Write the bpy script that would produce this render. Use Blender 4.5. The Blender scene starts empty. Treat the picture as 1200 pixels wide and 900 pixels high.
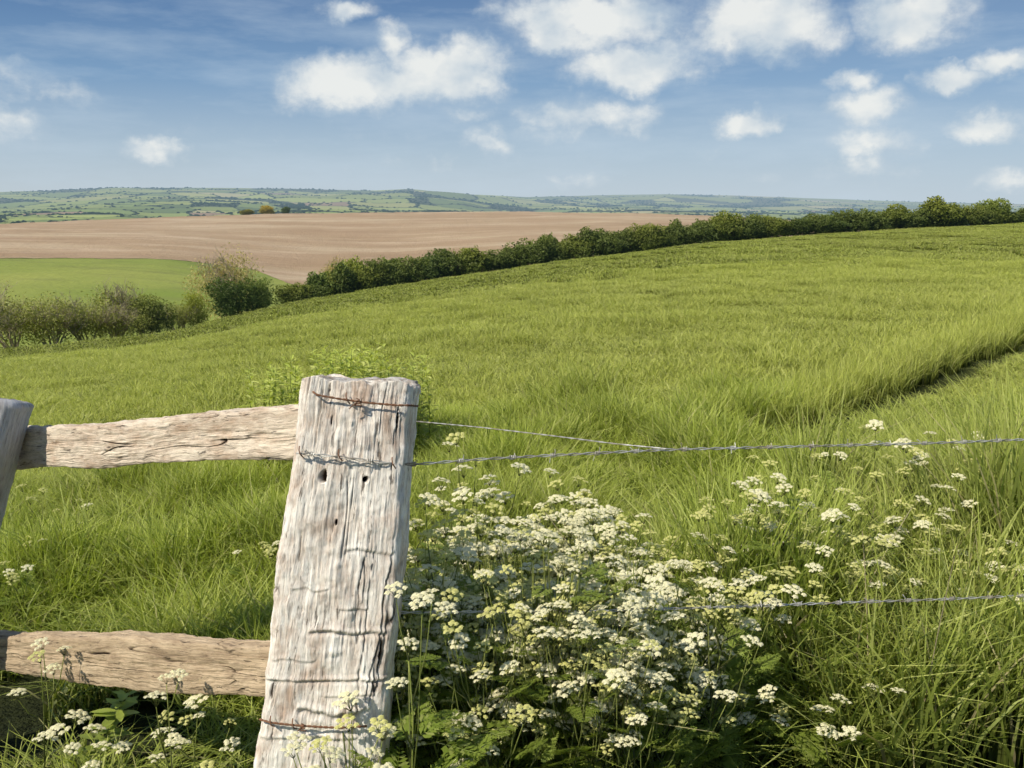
import bpy, math, random
import numpy as np
from mathutils import Vector, Matrix
random.seed(7); rng = np.random.default_rng(11)
S = bpy.context.scene; COL = S.collection
EYE = 1.75; F = 1100.0; PITCH = math.radians(11.06)
CP, SP = math.cos(PITCH), math.sin(PITCH)

# ---------------------------------------------------------------- survey helpers (used to measure where things stand)
def P(px, py, Y):
    u = (px - 600) / F; v = (450 - py) / F
    dx, dy, dz = u, CP + v * SP, v * CP - SP
    t = Y / dy
    return np.array([dx * t, Y, EYE + dz * t])
def azsl(px, py):
    u = (px - 600) / F; v = (450 - py) / F
    dy = CP + v * SP; dz = v * CP - SP
    return math.atan2(u, dy), -dz / math.hypot(u, dy)

# ---------------------------------------------------------------- noise
def _h(ix, iy, iz, s):
    n = (ix * 374761393 + iy * 668265263 + iz * 2147483647 + s * 1274126177) & 0xffffffff
    n = ((n ^ (n >> 13)) * 1274126177) & 0xffffffff
    n = (n ^ (n >> 16)) & 0xffffffff
    return n / 4294967295.0
def vn(x, y, z=0.0, seed=0):
    x, y, z = np.broadcast_arrays(np.asarray(x, float), y, z)
    ix, iy, iz = (np.floor(a).astype(np.int64) for a in (x, y, z))
    fx, fy, fz = x - ix, y - iy, z - iz
    fx, fy, fz = (f * f * (3 - 2 * f) for f in (fx, fy, fz))
    r = 0
    for a in (0, 1):
        for b in (0, 1):
            for c in (0, 1):
                r = r + _h(ix + a, iy + b, iz + c, seed) * (fx if a else 1 - fx) * (fy if b else 1 - fy) * (fz if c else 1 - fz)
    return r
def fbm(x, y, z=0.0, o=4, seed=0):
    r = 0; a = .5; t = 0
    for i in range(o):
        k = 2 ** i
        r = r + a * vn(np.asarray(x) * k, np.asarray(y) * k, np.asarray(z) * k, seed + i); t += a; a *= .5
    return r / t
def sm(a, b, x):
    t = np.clip((x - a) / (b - a), 0, 1); return t * t * (3 - 2 * t)

# ---------------------------------------------------------------- object helpers
def tag(o, label=None, cat=None, group=None, kind=None):
    for k, v in (('label', label), ('category', cat), ('group', group), ('kind', kind)):
        if v: o[k] = v
    return o
def empty(name, loc, rz=0):
    o = bpy.data.objects.new(name, None); o.empty_display_size = .1
    o.location = loc; o.rotation_euler = (0, 0, rz); COL.objects.link(o); return o
def meshdata(name, V, Fc, mat=None, cols=None, smooth=False):
    me = bpy.data.meshes.new(name)
    V = np.asarray(V, float).reshape(-1, 3)
    if isinstance(Fc, np.ndarray):
        n, k = Fc.shape
        me.vertices.add(len(V)); me.vertices.foreach_set('co', V.ravel())
        me.loops.add(n * k); me.loops.foreach_set('vertex_index', Fc.ravel().astype(np.int32))
        me.polygons.add(n); me.polygons.foreach_set('loop_start', np.arange(0, n * k, k, dtype=np.int32))
        me.update(calc_edges=True)
    else:
        me.from_pydata(V.tolist(), [], Fc)
    if smooth: me.polygons.foreach_set('use_smooth', np.ones(len(me.polygons), bool))
    if cols:
        for nm, (typ, arr) in cols.items():
            at = me.attributes.new(nm, typ, 'POINT')
            key = 'color' if 'COLOR' in typ else ('vector' if typ == 'FLOAT_VECTOR' else 'value')
            at.data.foreach_set(key, np.asarray(arr, np.float32 if typ != 'INT' else np.int32).ravel())
    if mat: me.materials.append(mat)
    return me
def link(name, me, parent=None, loc=None):
    o = bpy.data.objects.new(name, me); COL.objects.link(o)
    if parent: o.parent = parent
    if loc is not None: o.location = loc
    return o
class MB:
    def __init__(s): s.v = []; s.f = []; s.c = []
    def tube(s, pts, rad, n=6, c=0.5, cap=True):
        pts = [Vector(p) for p in pts]; base = len(s.v)
        if not hasattr(rad, '__len__'): rad = [rad] * len(pts)
        up = None
        for i, p in enumerate(pts):
            t = (pts[min(i + 1, len(pts) - 1)] - pts[max(i - 1, 0)])
            t = t.normalized() if t.length > 1e-9 else Vector((0, 0, 1))
            if up is None:
                up = t.orthogonal().normalized()
            else:
                up = (up - t * up.dot(t)); up = up.normalized() if up.length > 1e-6 else t.orthogonal().normalized()
            w = t.cross(up)
            for k in range(n):
                a = 2 * math.pi * k / n
                s.v.append(tuple(p + (up * math.cos(a) + w * math.sin(a)) * rad[i])); s.c.append((c, i / (len(pts) - 1), 0, 1))
        for i in range(len(pts) - 1):
            for k in range(n):
                a = base + i * n + k; b = base + i * n + (k + 1) % n
                s.f.append((a, b, b + n, a + n))
        if cap and n > 2:
            s.f.append(tuple(base + k for k in range(n))[::-1]); s.f.append(tuple(base + (len(pts) - 1) * n + k for k in range(n)))
    def poly(s, pts, c=0.5, g=1.0):
        b = len(s.v)
        for p in pts: s.v.append(tuple(p)); s.c.append((c, g, 0, 1))
        s.f.append(tuple(range(b, b + len(pts))))
    def mesh(s, name, mat, smooth=False):
        return meshdata(name, np.array(s.v), s.f, mat, {'shade': ('FLOAT_COLOR', np.array(s.c))}, smooth)

# ---------------------------------------------------------------- material helper
class NT:
    def __init__(s, name):
        s.m = bpy.data.materials.new(name); s.m.use_nodes = True; s.t = s.m.node_tree; s.t.nodes.clear()
        s.out = s.t.nodes.new('ShaderNodeOutputMaterial')
    def n(s, typ, **kw):
        nd = s.t.nodes.new(typ)
        for k, v in kw.items():
            if k.startswith('i_'):
                key = k[2:]; key = int(key) if key.isdigit() else key
                s.set(nd.inputs[key], v)
            else: setattr(nd, k, v)
        return nd
    def set(s, inp, v):
        if isinstance(v, bpy.types.NodeSocket): s.t.links.new(v, inp)
        else: inp.default_value = v
    def math(s, op, a, b=0.0, c=None, clamp=False):
        nd = s.n('ShaderNodeMath', operation=op); nd.use_clamp = clamp
        s.set(nd.inputs[0], a); s.set(nd.inputs[1], b)
        if c is not None: s.set(nd.inputs[2], c)
        return nd.outputs[0]
    def ramp(s, fac, stops):
        nd = s.n('ShaderNodeValToRGB'); cr = nd.color_ramp
        while len(cr.elements) < len(stops): cr.elements.new(.5)
        for e, (p, c) in zip(cr.elements, stops):
            e.position = p; e.color = (*c, 1) if hasattr(c, '__len__') else (c, c, c, 1)
        s.set(nd.inputs[0], fac); return nd.outputs[0]
    def mix(s, fac, a, b, blend='MIX'):
        nd = s.n('ShaderNodeMix', data_type='RGBA', blend_type=blend)
        s.set(nd.inputs[0], fac)
        for i, v in ((6, a), (7, b)):
            s.set(nd.inputs[i], v if isinstance(v, bpy.types.NodeSocket) or len(v) == 4 else (*v, 1))
        return nd.outputs[2]
    def noise(s, vec, scale, detail=4, rough=.55, out=0):
        nd = s.n('ShaderNodeTexNoise'); s.set(nd.inputs['Vector'], vec)
        nd.inputs['Scale'].default_value = scale; nd.inputs['Detail'].default_value = detail; nd.inputs['Roughness'].default_value = rough
        return nd.outputs[out]
    def mapv(s, vec, scale=(1, 1, 1), loc=(0, 0, 0)):
        nd = s.n('ShaderNodeMapping'); s.set(nd.inputs[0], vec); nd.inputs[3].default_value = scale; nd.inputs[1].default_value = loc; return nd.outputs[0]
    def attr(s, name): return s.n('ShaderNodeAttribute', attribute_name=name)
    def pos(s): return s.n('ShaderNodeNewGeometry').outputs['Position']
    def objc(s): return s.n('ShaderNodeTexCoord').outputs['Object']
    def bsdf(s, color, rough=.8, spec=.3, normal=None, transl=None, tfac=.3):
        b = s.n('ShaderNodeBsdfPrincipled'); s.set(b.inputs['Base Color'], color if isinstance(color, bpy.types.NodeSocket) or len(color) == 4 else (*color, 1))
        s.set(b.inputs['Roughness'], rough); b.inputs['Specular IOR Level'].default_value = spec
        if normal is not None: s.set(b.inputs['Normal'], normal)
        o = b.outputs[0]
        if transl is not None:
            t = s.n('ShaderNodeBsdfTranslucent'); s.set(t.inputs[0], transl)
            mx = s.n('ShaderNodeMixShader'); mx.inputs[0].default_value = tfac
            s.t.links.new(o, mx.inputs[1]); s.t.links.new(t.outputs[0], mx.inputs[2]); o = mx.outputs[0]
        return o
    def bump(s, h, strength, dist):
        nd = s.n('ShaderNodeBump'); s.set(nd.inputs['Height'], h); nd.inputs['Strength'].default_value = strength; nd.inputs['Distance'].default_value = dist; return nd.outputs[0]
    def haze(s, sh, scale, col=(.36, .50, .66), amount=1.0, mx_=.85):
        """aerial perspective: sky-coloured glow painted onto far surfaces, growing with distance from the world origin"""
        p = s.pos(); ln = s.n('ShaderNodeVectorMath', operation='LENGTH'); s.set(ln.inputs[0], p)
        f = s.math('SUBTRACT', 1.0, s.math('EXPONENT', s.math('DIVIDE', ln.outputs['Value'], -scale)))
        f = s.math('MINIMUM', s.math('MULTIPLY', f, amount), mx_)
        e = s.n('ShaderNodeEmission'); e.inputs[0].default_value = (*col, 1)  # emission stands in for hazy air, painted into the surface
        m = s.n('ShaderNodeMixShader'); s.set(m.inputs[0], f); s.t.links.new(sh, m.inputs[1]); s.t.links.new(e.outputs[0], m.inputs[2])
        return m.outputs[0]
    def done(s, sh): s.t.links.new(sh, s.out.inputs[0]); return s.m

# ---------------------------------------------------------------- terrain of the near farm land (valley and opposite slope)
# columns: heading; for each the distance of the hedge line with its screen row, then the land behind it
cols_ = [  # px, Dh, yh, then (d, y) beyond
    (-500, 50, 480, [(90, 470), (130, 400), (260, 305), (520, 264), (700, 268), (1000, 290)]),
    (-150, 54, 435, [(90, 425), (130, 392), (255, 304), (520, 263), (700, 268), (1000, 290)]),
    (0,    60, 412, [(85, 412), (120, 392), (250, 303), (520, 262), (700, 267), (1000, 290)]),
    (200,  68, 394, [(92, 396), (130, 378), (245, 305), (520, 255), (700, 262), (1000, 286)]),
    (345,  77, 358, [(100, 372), (140, 362), (240, 326), (520, 250), (700, 256), (1000, 280)]),
    (480,  82, 334, [(105, 348), (150, 344), (245, 325), (520, 249), (700, 255), (1000, 280)]),
    (600,  86, 315, [(110, 328), (160, 330), (250, 310), (520, 248), (700, 254), (1000, 278)]),
    (740,  89, 296, [(115, 306), (170, 312), (260, 300), (520, 249), (700, 255), (1000, 276)]),
    (860,  93, 281, [(120, 291), (180, 300), (280, 290), (520, 254), (700, 258), (1000, 274)]),
    (1000, 99, 270, [(125, 280), (190, 290), (300, 286), (520, 262), (700, 264), (1000, 274)]),
    (1200, 112, 262, [(140, 268), (200, 280), (320, 284), (520, 272), (700, 272), (1000, 276)]),
    (1500, 125, 258, [(160, 264), (220, 276), (340, 282), (520, 276), (700, 274), (1000, 276)]),
    (2100, 130, 262, [(160, 266), (220, 276), (340, 282), (520, 276), (700, 274), (1000, 276)]),
]
NA = 241; ND = 400
AZ0, AZ1 = -1.0, 1.0
azg = np.linspace(AZ0, AZ1, NA); dg = np.linspace(0, math.sqrt(1000), ND) ** 2
rows = []
caz = []; cDh = []
for px, Dh, yh, rest in cols_:
    az, sl = azsl(px, yh); zh = EYE - sl * Dh
    pd = [0.0]; pz = [0.0]
    for fr in (.06, .15, .3, .5, .7, .88, 1.0):
        pd.append(Dh * fr); pz.append(zh * fr ** 1.22)
    for d, y in rest:
        _, s2 = azsl(px, y); pd.append(d); pz.append(EYE - s2 * d)
    rows.append(np.interp(dg, pd, pz)); caz.append(az); cDh.append(Dh)
rows = np.array(rows); caz = np.array(caz)
G = np.array([np.interp(azg, caz, rows[:, j]) for j in range(ND)]).T      # NA x ND
def blur(A, k, ax):
    w = np.exp(-np.linspace(-2, 2, 2 * k + 1) ** 2); w /= w.sum()
    Ap = np.pad(A, [(k, k) if i == ax else (0, 0) for i in (0, 1)], mode='edge')
    return np.apply_along_axis(lambda r: np.convolve(r, w, 'valid'), ax, Ap)
G = blur(G, 7, 0); G2 = blur(G, 9, 1); G = G * .25 + G2 * .75; G -= G[:, :1]
def zt(x, y):
    x = np.asarray(x, float); y = np.asarray(y, float)
    az = np.clip(np.arctan2(x, y), AZ0, AZ1); d = np.minimum(np.hypot(x, y), 999.0)
    a = (az - AZ0) / (AZ1 - AZ0) * (NA - 1); b = np.sqrt(d) / math.sqrt(1000) * (ND - 1)
    i = np.minimum(a.astype(int), NA - 2); j = np.minimum(b.astype(int), ND - 2); fa = a - i; fb = b - j
    z = (G[i, j] * (1 - fa) + G[i + 1, j] * fa) * (1 - fb) + (G[i, j + 1] * (1 - fa) + G[i + 1, j + 1] * fa) * fb
    back = y < 0
    z = np.where(back, z * np.clip(1 + y / (d + 1e-6), 0, 1), z)
    amp = sm(3, 40, d)
    return z + amp * ((fbm(x * .12, y * .12, 0, 3, 5) - .5) * .5 + (fbm(x * .02, y * .02, 0, 2, 9) - .5) * np.minimum(d * .006, 1.2)) + (fbm(x * .8, y * .8, 0, 3, 3) - .5) * .08
def Dhedge(az): return np.interp(az, caz, cDh)

def polar_sheet(name, mat, d0, d1, na, nd, az0=-.95, az1=.95, zf=zt, off=0.0, cols=None, pw=2.0):
    a = np.linspace(az0, az1, na); d = np.linspace(d0 ** (1 / pw), d1 ** (1 / pw), nd) ** pw
    A, D = np.meshgrid(a, d, indexing='ij'); X = D * np.sin(A); Y = D * np.cos(A); Z = zf(X, Y) + off
    V = np.stack([X, Y, Z], -1).reshape(-1, 3)
    idx = np.arange(na * nd).reshape(na, nd)
    Fq = np.stack([idx[:-1, :-1], idx[1:, :-1], idx[1:, 1:], idx[:-1, 1:]], -1).reshape(-1, 4)[:, ::-1]
    me = meshdata(name, V, Fq, mat, cols(X, Y, Z) if cols else None, True)
    return tag(link(name, me), kind='structure')

# ================================================================ MATERIALS
def grass_mat(name, lo, hi, tip, dry, patch=.35, transl=(.30, .42, .05), tf=.35):
    m = NT(name); at = m.attr('shade'); sp = m.n('ShaderNodeSeparateColor'); m.set(sp.inputs[0], at.outputs['Color'])
    rnd = m.n('ShaderNodeObjectInfo').outputs['Random']
    pos = m.pos()
    r = m.math('ADD', m.math('MULTIPLY', sp.outputs[0], .6), m.math('MULTIPLY', rnd, .4))
    c = m.mix(r, lo, hi)
    c = m.mix(m.math('MULTIPLY', m.math('POWER', sp.outputs[1], 1.6), .75), c, tip)
    big = m.noise(m.mapv(pos, (1, 1, .2)), patch, 3)
    c = m.mix(m.math('MULTIPLY', m.ramp(big, [(.38, 0), (.68, 1)]), .55), c, m.mix(.5, c, dry))
    c = m.mix(m.math('MULTIPLY', m.ramp(sp.outputs[0], [(.74, 0), (.80, 1)]), m.math('MULTIPLY', sp.outputs[1], .75)), c, m.mix(.75, tip, (.72, .72, .30)))  # sunlit glints put into the colour of some blades
    isdry = m.math('GREATER_THAN', sp.outputs[0], .945)
    c = m.mix(m.math('MULTIPLY', isdry, .85), c, dry)
    dark = m.math('ADD', .12, m.math('MULTIPLY', sp.outputs[1], .9), clamp=True)  # shade between the blades painted in as darker bases
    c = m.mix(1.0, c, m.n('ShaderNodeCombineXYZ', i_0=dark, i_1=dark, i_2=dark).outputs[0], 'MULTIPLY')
    tc = m.mix(1.0, c, (1.45, 1.5, .7), 'MULTIPLY')
    return m.done(m.bsdf(c, .55, .35, None, tc, tf))
M = {}
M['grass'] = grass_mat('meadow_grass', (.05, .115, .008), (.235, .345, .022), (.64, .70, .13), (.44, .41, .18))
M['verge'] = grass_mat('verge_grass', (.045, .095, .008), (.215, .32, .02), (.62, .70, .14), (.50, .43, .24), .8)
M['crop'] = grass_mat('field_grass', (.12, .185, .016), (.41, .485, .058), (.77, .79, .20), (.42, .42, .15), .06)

m = NT('soil_and_thatch'); p = m.pos()
c = m.mix(m.noise(p, 3.0, 6), (.018, .022, .008), (.05, .06, .02))
ln = m.n('ShaderNodeVectorMath', operation='LENGTH'); m.set(ln.inputs[0], p)
far = m.n('ShaderNodeMapRange', i_0=ln.outputs['Value'], i_1=6.0, i_2=45.0).outputs[0]
g = m.mix(m.noise(p, 1.6, 8, .7), (.20, .26, .035), (.54, .60, .14))
g = m.mix(m.math('MULTIPLY', m.ramp(m.noise(p, .05, 4), [(.4, 0), (.65, 1)]), .35), g, (.28, .29, .10))
M['ground'] = m.done(m.bsdf(m.mix(far, c, g), .95, .1, m.bump(m.noise(p, 6.0, 6, .7), .9, .25)))

m = NT('pasture'); p = m.pos()
c = m.mix(m.ramp(m.noise(p, .02, 5), [(.35, 0), (.65, 1)]), (.22, .28, .045), (.34, .36, .08))
c = m.mix(m.math('MULTIPLY', m.ramp(m.noise(m.mapv(p, (.6, 1.4, 1)), .12, 6, .65), [(.48, 0), (.7, 1)]), .6), c, (.20, .20, .06))
c = m.mix(m.math('MULTIPLY', m.noise(p, 1.2, 5, .7), .35), c, (.09, .13, .03))
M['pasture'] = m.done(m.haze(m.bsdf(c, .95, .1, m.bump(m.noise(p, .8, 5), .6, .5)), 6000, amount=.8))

m = NT('ploughed_earth'); p = m.pos()
n1 = m.noise(m.mapv(p, (.35, 1.0, 0)), .03, 7, .62); n2 = m.noise(m.mapv(p, (.10, 1.0, 0)), .22, 6, .7)
c = m.ramp(n1, [(.32, (.335, .23, .13)), (.5, (.415, .30, .18)), (.68, (.54, .43, .285))])
c = m.mix(m.math('MULTIPLY', m.ramp(n2, [(.42, 0), (.62, 1)]), .5), c, (.40, .26, .165))
c = m.mix(m.math('MULTIPLY', m.ramp(m.noise(m.mapv(p, (.25, 1, 0), (3, 9, 0)), .09, 5, .6), [(.52, 0), (.7, 1)]), .45), c, (.62, .48, .34))
sx = m.n('ShaderNodeSeparateXYZ'); m.set(sx.inputs[0], p)
fur = m.math('SINE', m.math('ADD', m.math('MULTIPLY', sx.outputs[1], 1.1), m.math('MULTIPLY', m.noise(m.mapv(p, (1, 1, 0)), .02, 2), 26.0)))
c = m.mix(m.math('MULTIPLY', m.math('ADD', fur, 1.0), .05), c, (.24, .15, .09))
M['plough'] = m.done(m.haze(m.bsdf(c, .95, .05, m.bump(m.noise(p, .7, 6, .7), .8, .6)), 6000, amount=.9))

m = NT('far_land'); a = m.attr('land')
c = m.mix(m.math('MULTIPLY', m.noise(m.pos(), .012, 6, .7), .5), a.outputs['Color'], m.mix(.5, a.outputs['Color'], (.05, .08, .03)))
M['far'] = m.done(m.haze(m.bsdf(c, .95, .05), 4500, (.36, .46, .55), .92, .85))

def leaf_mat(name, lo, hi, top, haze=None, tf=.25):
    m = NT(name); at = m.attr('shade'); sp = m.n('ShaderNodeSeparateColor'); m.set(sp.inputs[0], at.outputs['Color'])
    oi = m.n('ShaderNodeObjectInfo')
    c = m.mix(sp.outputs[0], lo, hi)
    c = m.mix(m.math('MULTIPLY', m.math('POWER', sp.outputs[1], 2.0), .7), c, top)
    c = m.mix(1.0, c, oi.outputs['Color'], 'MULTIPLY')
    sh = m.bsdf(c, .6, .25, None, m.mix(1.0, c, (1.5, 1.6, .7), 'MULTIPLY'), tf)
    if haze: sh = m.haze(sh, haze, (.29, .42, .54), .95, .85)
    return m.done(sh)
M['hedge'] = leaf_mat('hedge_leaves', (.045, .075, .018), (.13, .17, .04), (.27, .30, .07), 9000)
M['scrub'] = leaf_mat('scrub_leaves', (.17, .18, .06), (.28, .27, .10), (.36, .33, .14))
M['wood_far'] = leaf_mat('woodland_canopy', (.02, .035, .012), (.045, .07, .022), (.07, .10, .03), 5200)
def twig_mat(name, a, b):
    m = NT(name); at = m.attr('shade'); sp = m.n('ShaderNodeSeparateColor'); m.set(sp.inputs[0], at.outputs['Color'])
    return m.done(m.bsdf(m.mix(sp.outputs[0], a, b), .85, .2))
M['twig'] = twig_mat('bare_twigs', (.22, .18, .12), (.42, .36, .26))
M['bark'] = twig_mat('bark', (.06, .05, .035), (.14, .11, .08))

def timber_mat(name, dark, mid, light, stain, bleach=.5):
    m = NT(name); g = m.attr('grain').outputs['Vector']; cr = m.attr('crack').outputs['Fac']
    long1 = m.noise(m.mapv(g, (30, 4.5, 30)), 1.0, 8, .72); fine = m.noise(m.mapv(g, (260, 22, 260)), 1.0, 5, .7)
    blotch = m.noise(m.mapv(g, (9, 8, 9)), 1.0, 8, .72); red = m.noise(m.mapv(g, (18, 8, 18), (5, 3, 1)), 1.0, 7, .7)
    c = m.mix(m.ramp(long1, [(.3, 0), (.62, 1)]), mid, light)
    c = m.mix(m.math('MULTIPLY', m.ramp(blotch, [(.40, 0), (.62, 1)]), bleach), c, light)
    c = m.mix(m.math('MULTIPLY', m.ramp(red, [(.46, 0), (.66, 1)]), .75), c, stain)
    c = m.mix(m.math('MULTIPLY', m.ramp(fine, [(.28, 1), (.5, 0)]), .55), c, dark)
    ck = m.noise(m.mapv(g, (80, 9, 80), (1, 2, 3)), 1.0, 7, .75)
    ckm = m.ramp(ck, [(.345, 1), (.40, 0)])
    c = m.mix(m.math('MULTIPLY', ckm, .8), c, dark)
    c = m.mix(m.math('MULTIPLY', cr, .93, clamp=True), c, m.mix(.5, dark, (.01, .008, .006)))
    c = m.mix(m.math('SUBTRACT', cr, 1.2, clamp=True), c, (.006, .004, .003))
    h = m.math('SUBTRACT', m.math('ADD', m.math('MULTIPLY', long1, .6), m.math('MULTIPLY', fine, .5)), m.math('MULTIPLY', ckm, .5))
    return m.done(m.bsdf(c, .9, .12, m.bump(h, .9, .006)))
M['post'] = timber_mat('weathered_grey_oak', (.085, .055, .035), (.58, .47, .375), (.98, .94, .86), (.46, .31, .215), .75)
M['rail'] = timber_mat('weathered_rail', (.08, .055, .04), (.45, .345, .26), (.78, .68, .55), (.40, .27, .18), .5)
M['rail_warm'] = timber_mat('brown_rail', (.10, .07, .045), (.37, .27, .175), (.56, .44, .30), (.28, .20, .13), .3)
M['post_grey'] = timber_mat('blue_grey_post', (.07, .07, .075), (.33, .325, .345), (.55, .55, .565), (.33, .29, .27), .4)

m = NT('galvanised_wire'); c = m.mix(m.ramp(m.noise(m.pos(), 18, 4), [(.45, 0), (.7, 1)]), (.56, .55, .52), (.30, .24, .18))
b = m.n('ShaderNodeBsdfPrincipled', i_Metallic=.45, i_Roughness=.5); m.set(b.inputs['Base Color'], c); M['wire'] = m.done(b.outputs[0])
m = NT('rusty_wire'); c = m.mix(m.noise(m.pos(), 60, 4), (.12, .055, .03), (.27, .14, .08))
M['rust'] = m.done(m.bsdf(c, .8, .3))
m = NT('petals'); M['petal'] = m.done(m.bsdf(m.mix(m.attr('shade').outputs['Fac'], (.86, .80, .46), (.96, .92, .72)), .6, .2, None, (.8, .82, .6, 1), .3))
m = NT('faded_petals'); M['petal_old'] = m.done(m.bsdf(m.mix(m.attr('shade').outputs['Fac'], (.60, .60, .14), (.86, .82, .42)), .6, .2, None, (.6, .62, .3, 1), .3))
M['stem'] = grass_mat('stem_green', (.18, .25, .04), (.30, .36, .07), (.38, .42, .10), (.34, .29, .15), tf=.15)
M['fern'] = grass_mat('feathery_leaf', (.16, .27, .03), (.30, .42, .05), (.46, .56, .10), (.5, .48, .14), tf=.35)
M['broad'] = grass_mat('broad_leaf', (.09, .17, .02), (.24, .33, .04), (.46, .52, .10), (.42, .45, .10), tf=.3)
M['straw'] = twig_mat('dry_straw', (.34, .27, .17), (.52, .44, .30))

# ================================================================ GROUND SHEETS
polar_sheet('ground', M['ground'], 0.0, 1.0, 90, 6, -math.pi, math.pi)
# main field sheet reaches a little past the hedge line, all the way round the viewpoint
def sheet_field():
    na, nd = 700, 320
    a = np.linspace(-math.pi, math.pi, na); k = np.linspace(0, 1, nd)
    A, K = np.meshgrid(a, k, indexing='ij'); Dm = Dhedge(np.clip(A, AZ0, AZ1)) + 22
    D = .9 + (Dm - .9) * K ** 1.8; X = D * np.sin(A); Y = D * np.cos(A)
    Z = zt(X, Y)
    # wheel track worn into the grass
    V = np.stack([X, Y, Z], -1).reshape(-1, 3); idx = np.arange(na * nd).reshape(na, nd)
    Fq = np.stack([idx[:-1, :-1], idx[1:, :-1], idx[1:, 1:], idx[:-1, 1:]], -1).reshape(-1, 4)[:, ::-1]
    return tag(link('field_ground', meshdata('field_ground', V, Fq, M['ground'], None, True)), kind='structure')
sheet_field()
def pl_edge(x, y):      # ploughed field boundary: distance where it begins for a heading
    az = np.arctan2(x, y)
    k = [azsl(p_, 310)[0] for p_ in (-500, 0, 215, 300, 345, 400, 700)]
    return np.interp(az, k, [250, 252, 254, 246, 205, 150, 120])
def pcol(X, Y, Z): return None
polar_sheet('pasture', M['pasture'], 62, 262, 320, 140, -.95, .95, lambda x, y: zt(x, y) - .03 - 4 * (1 - sm(60, 100, np.hypot(x, y))), pw=1.3)
# ploughed field: a sheet of its own above the valley floor, bounded by a curved edge
def sheet_plough():
    na, nd = 500, 160
    a = np.linspace(-.95, .62, na); k = np.linspace(0, 1, nd)
    A, K = np.meshgrid(a, k, indexing='ij')
    D0 = pl_edge(np.sin(A), np.cos(A)) + (fbm(A * 40, 0.0, 0, 3, 2) - .5) * 3; D = D0 + (560 - D0) * K
    X = D * np.sin(A); Y = D * np.cos(A); Z = zt(X, Y) + .06 + (fbm(X * .5, Y * .5, 0, 2, 6) - .5) * .12
    V = np.stack([X, Y, Z], -1).reshape(-1, 3); idx = np.arange(na * nd).reshape(na, nd)
    Fq = np.stack([idx[:-1, :-1], idx[1:, :-1], idx[1:, 1:], idx[:-1, 1:]], -1).reshape(-1, 4)[:, ::-1]
    return tag(link('ploughed_field', meshdata('ploughed_field', V, Fq, M['plough'], None, True)), kind='structure')
sheet_plough()

# ---------------------------------------------------------------- far hills
sky_px = [-700, 0, 60, 130, 220, 300, 400, 440, 480, 520, 560, 620, 700, 780, 860, 940, 1060, 1200, 2000]
sky_y = [228, 225, 223, 219.5, 219.5, 221, 222, 223, 221.5, 225, 228, 231, 229, 227.5, 229, 232, 236, 239, 239]
saz = np.array([azsl(a, b)[0] for a, b in zip(sky_px, sky_y)]); ssl = np.array([azsl(a, b)[1] for a, b in zip(sky_px, sky_y)])
dmax_px = np.interp
def farz(x, y):
    az = np.arctan2(x, y); d = np.hypot(x, y)
    top = np.interp(az, saz, ssl)
    D1 = np.interp(az, [-1, -.05, .1, 1], [4600, 4600, 7000, 8000])
    k = np.clip((d - 500) / (D1 - 500), 0, 1.6)
    # slope-of-sight as a function of distance: rises from below the field crest to the skyline, with rolling ridges
    base = azsl(600, 272)[1]
    sl = base + (top - base) * np.where(k < 1, k ** .55, 1.0)
    roll = (fbm(az * 9 + 4, k * 5.0, 0, 3, 21) - .5) * .012 * np.clip(k * 4, 0, 1) * np.clip((1.0 - k) * 5, 0, 1)
    sl = sl + roll
    z = EYE - sl * d
    z = np.where(k > 1, (EYE - top * D1) - (d - D1) * .03, z)
    z = z + (fbm(x * .004, y * .004, 0, 4, 8) - .5) * np.clip(k, 0, 1) * 7
    return z
NS = 1300
azs = rng.uniform(-.8, .8, NS); ds = 500 * (9000 / 500) ** rng.uniform(0, 1, NS)
# seeds in a log-polar chart keep the patchwork cells sensible in size near and far
chartS = np.stack([azs * 24, np.log(ds) * 7.5], -1)
seedcol = rng.random((NS, 3))
def cells(az, d):
    q = np.stack([az * 17 + (fbm(az * 12, np.log(d) * 5, 0, 2, 31) - .5) * .9, np.log(d) * 7.5 + az * 6 * 0.3], -1)
    n = len(q); d1 = np.empty(n); d2 = np.empty(n); i1 = np.empty(n, int)
    for s in range(0, n, 4000):
        dd = ((q[s:s + 4000, None, :] - chartS[None]) ** 2).sum(-1)
        i = np.argpartition(dd, 2, axis=1)[:, :2]; v = np.take_along_axis(dd, i, 1); o = np.argsort(v, 1)
        v = np.sqrt(np.take_along_axis(v, o, 1)); i = np.take_along_axis(i, o, 1)
        d1[s:s + 4000] = v[:, 0]; d2[s:s + 4000] = v[:, 1]; i1[s:s + 4000] = i[:, 0]
    return i1, d2 - d1
pal = np.array([(.28, .33, .08), (.33, .37, .10), (.20, .26, .07), (.40, .40, .13), (.25, .29, .08), (.13, .18, .05), (.46, .41, .19), (.30, .35, .09), (.12, .17, .05), (.45, .40, .24), (.30, .20, .13)])
ppr = np.array([.2, .17, .14, .12, .1, .08, .05, .07, .03, .025, .015])
cell_pal = .98 * pal[rng.choice(len(pal), NS, p=ppr / ppr.sum())] * (.85 + .3 * seedcol[:, :1])
is_wood = seedcol[:, 1] < .20
cell_pal[is_wood] = (.035, .055, .02)
def far_cols(X, Y, Z):
    az = np.arctan2(X, Y).ravel(); d = np.hypot(X, Y).ravel()
    i1, e = cells(az, d); c = cell_pal[i1].copy()
    ed = (e < .045)[:, None]; c = np.where(ed, np.array([[.03, .05, .02]]), c)
    return {'land': ('FLOAT_COLOR', np.concatenate([c, np.ones((len(c), 1))], 1))}
NAF, NDF = 900, 330
a = np.linspace(-.72, .72, NAF); d = np.exp(np.linspace(math.log(560), math.log(9500), NDF))
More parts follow.
